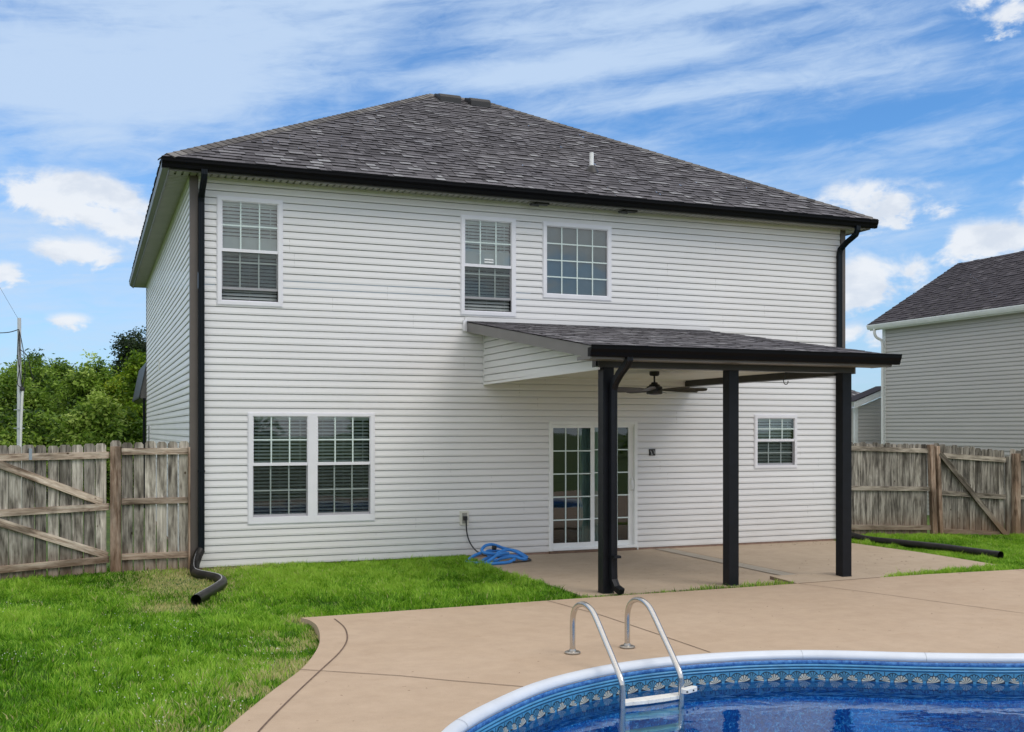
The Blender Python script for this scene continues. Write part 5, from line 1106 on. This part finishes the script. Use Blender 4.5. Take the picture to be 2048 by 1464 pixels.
# ------------------------------------------------------------------ utility pole, wires
def pole():
    t = thing('utility_pole', 'thin grey service pole with white conduit and loose wires behind the left fence', 'pole', (-2.66, 8.76, 0))
    b = MB(); b.tube([(0,0,-.3),(0,0,4.24)], .052, 14, rf=lambda u: 1-.30*u); b.build('pole_shaft', M['conduit'], t, smooth=True)
    b = MB(); b.tube(smoothpts([(.03,-.06,0),(.03,-.06,1.6),(.06,-.06,2.6),(.075,-.05,2.75)], 4), .024, 10); b.build('conduit', M['trim_white'], t, smooth=True)
    b = MB(); b.lathe([(.045,0),(.05,.03),(.03,.07),(.01,.08)], (.06,-.05,2.74), 12); b.build('weatherhead', M['cord'], t, smooth=True)
    b = MB()
    for z in (1.62+.35, 2.35): b.beam((-.10,-.05,z), (.10,-.05,z), .01, .02)
    b.build('strap', M['galv'], t)
    b = MB()
    for P in ([(0,-.06,3.98),(.05,-.07,3.75),(.10,-.07,3.4),(.11,-.06,3.05),(.06,-.05,2.80)], [(0,-.06,3.95),(-.03,-.07,3.5),(.02,-.07,3.1),(.05,-.05,2.82)], [(0,-.06,3.60),(.16,-.07,3.45),(.22,-.07,3.15),(.28,-.06,2.95)], [(0,-.06,3.95),(.02,-.09,3.3),(-.03,-.09,2.9),(.05,-.05,2.8)]):
        b.tube(smoothpts(P, 5), .009, 6)
    b.build('loose_wire', M['cord'], t)
    b = MB(); b.tube(smoothpts([(-2.66,8.70,4.0),(-2.9,8.75,3.93),(-3.3,8.9,3.95),(-4.5,9.4,4.15),(-9,11,4.9)], 6), .010, 6); b.tube(smoothpts([(-2.68,8.76,4.22),(-3.4,9.0,5.6),(-5.0,9.5,9.0)], 5), .003, 5); o = b.build('overhead_wire', M['cord'], None); tag(o, 'black overhead cable sagging from the service pole out of the left edge', 'cable')
pole()

# ------------------------------------------------------------------ trees
def foliage(lobes, n, leaf, seed, tbase, tvar):
    r = np.random.default_rng(seed); V = []; T = []
    w = np.array([l[3]**2 for l in lobes]); w = w/w.sum()
    for (lx, ly, lz, lr, sq), wi in zip(lobes, w):
        m = int(n*wi); nc = max(6, int(m/55))
        # leaf sprays around the lobe surface and in its volume
        d = r.normal(size=(nc, 3)); d /= np.linalg.norm(d, axis=1)[:, None]; rad = lr*(1-.5*r.random(nc)**2.2)*(1+.16*r.normal(size=nc)); c = d*rad[:, None]*np.array([1, 1, sq])
        ct = r.normal(0, tvar, nc)
        k = r.integers(0, nc, m); p = c[k]+r.normal(0, leaf*2.1, (m, 3))*np.array([1, 1, .8])+np.array([lx, ly, lz])
        a = r.normal(size=(m, 3)); a[:, 2] *= .6; a /= np.linalg.norm(a, axis=1)[:, None]; b = r.normal(size=(m, 3)); b -= a*(a*b).sum(1)[:, None]; b /= np.linalg.norm(b, axis=1)[:, None]
        s = leaf*(.55+.8*r.random(m))[:, None]
        V.append(np.stack([p-a*s, p-b*s*.42, p+a*s, p+b*s*.42], 1)); T.append(np.clip(tbase+ct[k]+r.normal(0, .07, m), 0, 1))
    return np.concatenate(V), np.concatenate(T)
def leafmesh(name, V, T, mat):
    me = bpy.data.meshes.new(name); n = len(V); me.vertices.add(n*4); me.vertices.foreach_set('co', V.astype(np.float32).ravel()); me.loops.add(n*4); me.loops.foreach_set('vertex_index', np.arange(n*4, dtype=np.int32))
    me.polygons.add(n); me.polygons.foreach_set('loop_start', np.arange(n, dtype=np.int32)*4); me.polygons.foreach_set('loop_total', np.full(n, 4, np.int32))
    at = me.attributes.new('tone', 'FLOAT', 'FACE'); at.data.foreach_set('value', T.astype(np.float32)); me.update(calc_edges=True); me.materials.append(mat); return me
M['leaf'] = leaf_mat('tree_leaves', [(0, (.025, .060, .010)), (.35, (.10, .19, .018)), (.65, (.26, .40, .045)), (1, (.48, .60, .15))])
M['leaf_y'] = leaf_mat('yellow_green_leaves', [(0, (.06, .12, .008)), (.5, (.15, .27, .012)), (1, (.36, .42, .03))])
M['leaf_d'] = leaf_mat('dark_leaves', [(0, (.010, .022, .006)), (.5, (.026, .050, .012)), (1, (.06, .10, .02))], .2)
def tree(x, y, h, r, mat, lab, n=16000, leaf=.13, seed=0, tb=.45, nl=13, low=.15, name='tree', sqz=.8):
    t = thing(name, lab, 'tree', (x, y, -.1), group='trees beyond the left fence'); rr = random.Random(seed); lobes = []
    for k in range(nl):
        u = (k+.5)/nl; z = h*(low+(1-low-.12)*u); wr = r*(1-.55*max(0, (u-.45)/.55)**1.5)*(.7+.3*rr.random()); a = k*2.4+rr.random(); rad = wr*rr.uniform(.25, .62)
        lobes.append((rad*math.cos(a), rad*math.sin(a), z, r*rr.uniform(.30, .48)*(1-.35*u), sqz))
    lobes.append((0, 0, h*.9, r*.26, 1.1))
    V, T = foliage(lobes, n, leaf, seed, tb-.03, .27); o = bpy.data.objects.new('crown', leafmesh('crown', V, T, mat)); COL.objects.link(o); o.parent = t
    b = MB(); b.tube([(0,0,0),(.05,.03,h*.3),(.0,.08,h*.6),(.05,.0,h*.9)], max(.07, r*.07), 10, rf=lambda u: 1-.8*u)
    for k, (lx, ly, lz, lr, _) in enumerate(lobes[:-1]):
        zz = max(h*.12, lz-lr-.3); b.tube([(0.03,.03,zz), (lx*.5, ly*.5, (zz+lz)/2+.1), (lx, ly, lz)], max(.03, r*.028), 6, rf=lambda u: 1-.7*u)
    b.build('trunk', M['bark'], t, smooth=True)
def cp_(u, D): k = (u-1024)/FPX; return (CAM.x+D*(-math.sin(TH)+math.cos(TH)*k), CAM.y+D*(math.cos(TH)+math.sin(TH)*k))
def top(v, D): return CAM.z+(858.92-v)*D/FPX+.1
TR = [(-70, 34, 715, 2.6, 'leaf', 'dark green tree at the far left edge, left of the service pole', .42, 5),
      (22, 36, 752, 1.9, 'leaf', 'mid green bushy tree directly behind the service pole', .48, 6),
      (66, 40, 718, 2.1, 'leaf', 'tall feathery tree just right of the service pole, reaching above its neighbours', .44, 7),
      (118, 42, 735, 2.1, 'leaf', 'rounded green tree second to the right of the service pole', .40, 8),
      (185, 38, 728, 2.0, 'leaf', 'feathery green tree in the middle of the gap between pole and house', .52, 9),
      (196, 29, 808, 1.45, 'leaf', 'lower light green tree in front of the others, left of the house wall', .62, 10),
      (72, 30, 838, 1.5, 'leaf', 'low dark shrubby tree right behind the left gate', .38, 11),
      (0, 29, 850, 1.4, 'leaf', 'low green shrubby tree behind the left end of the gate', .45, 21),
      (276, 46, 664, 2.5, 'leaf_d', 'tall dark open-crowned tree touching the left house wall', .45, 12),
      (248, 36, 752, 1.6, 'leaf_y', 'bright yellow-green tree beside the left house wall', .62, 13),
      (284, 34, 706, 1.2, 'leaf_y', 'narrow light green tree partly hidden by the left house wall', .35, 14),
      (262, 30, 842, 1.3, 'leaf_y', 'low bright green bush just above the fence by the left house wall', .30, 15)]
for (u, D, v, r, mt, lab, tb, sd_) in TR:
    x, y = cp_(u, D); tree(x, y, top(v, D), r, M[mt], lab, seed=sd_, tb=tb, n=52000 if D > 33 else 46000, leaf=.072 if mt != 'leaf_y' else .065)
# one far wood on the left horizon and one behind the photographer (seen in the glass and lighting the yard)
def wood(name, pts, h, seed, lab, n=22000):
    r = random.Random(seed); lobes = []
    for x, y in pts:
        for k in range(5): lobes.append((x+r.uniform(-1.6, 1.6), y+r.uniform(-1.5, 1.5), h*(.15+.17*k)*r.uniform(.85, 1.1), r.uniform(1.1, 1.9), .8))
    V, T = foliage(lobes, n, .20, seed, .38, .2); o = bpy.data.objects.new(name, leafmesh(name, V, T, M['leaf'])); COL.objects.link(o); tag(o, lab, 'wood', kind='stuff')
wood('woodland', [cp_(u, 52+4*((u//30) % 2)) for u in range(-250, 340, 34)], 3.9, 77, 'continuous dark treeline far beyond the left fence', 30000)
wood('rear_woodland', [(-26+3.2*i, -48-2*math.sin(i)) for i in range(26) if i % 5 not in (1, 2)], 4.2, 78, 'treeline behind the photographer, seen only as reflection in the glass', 30000)
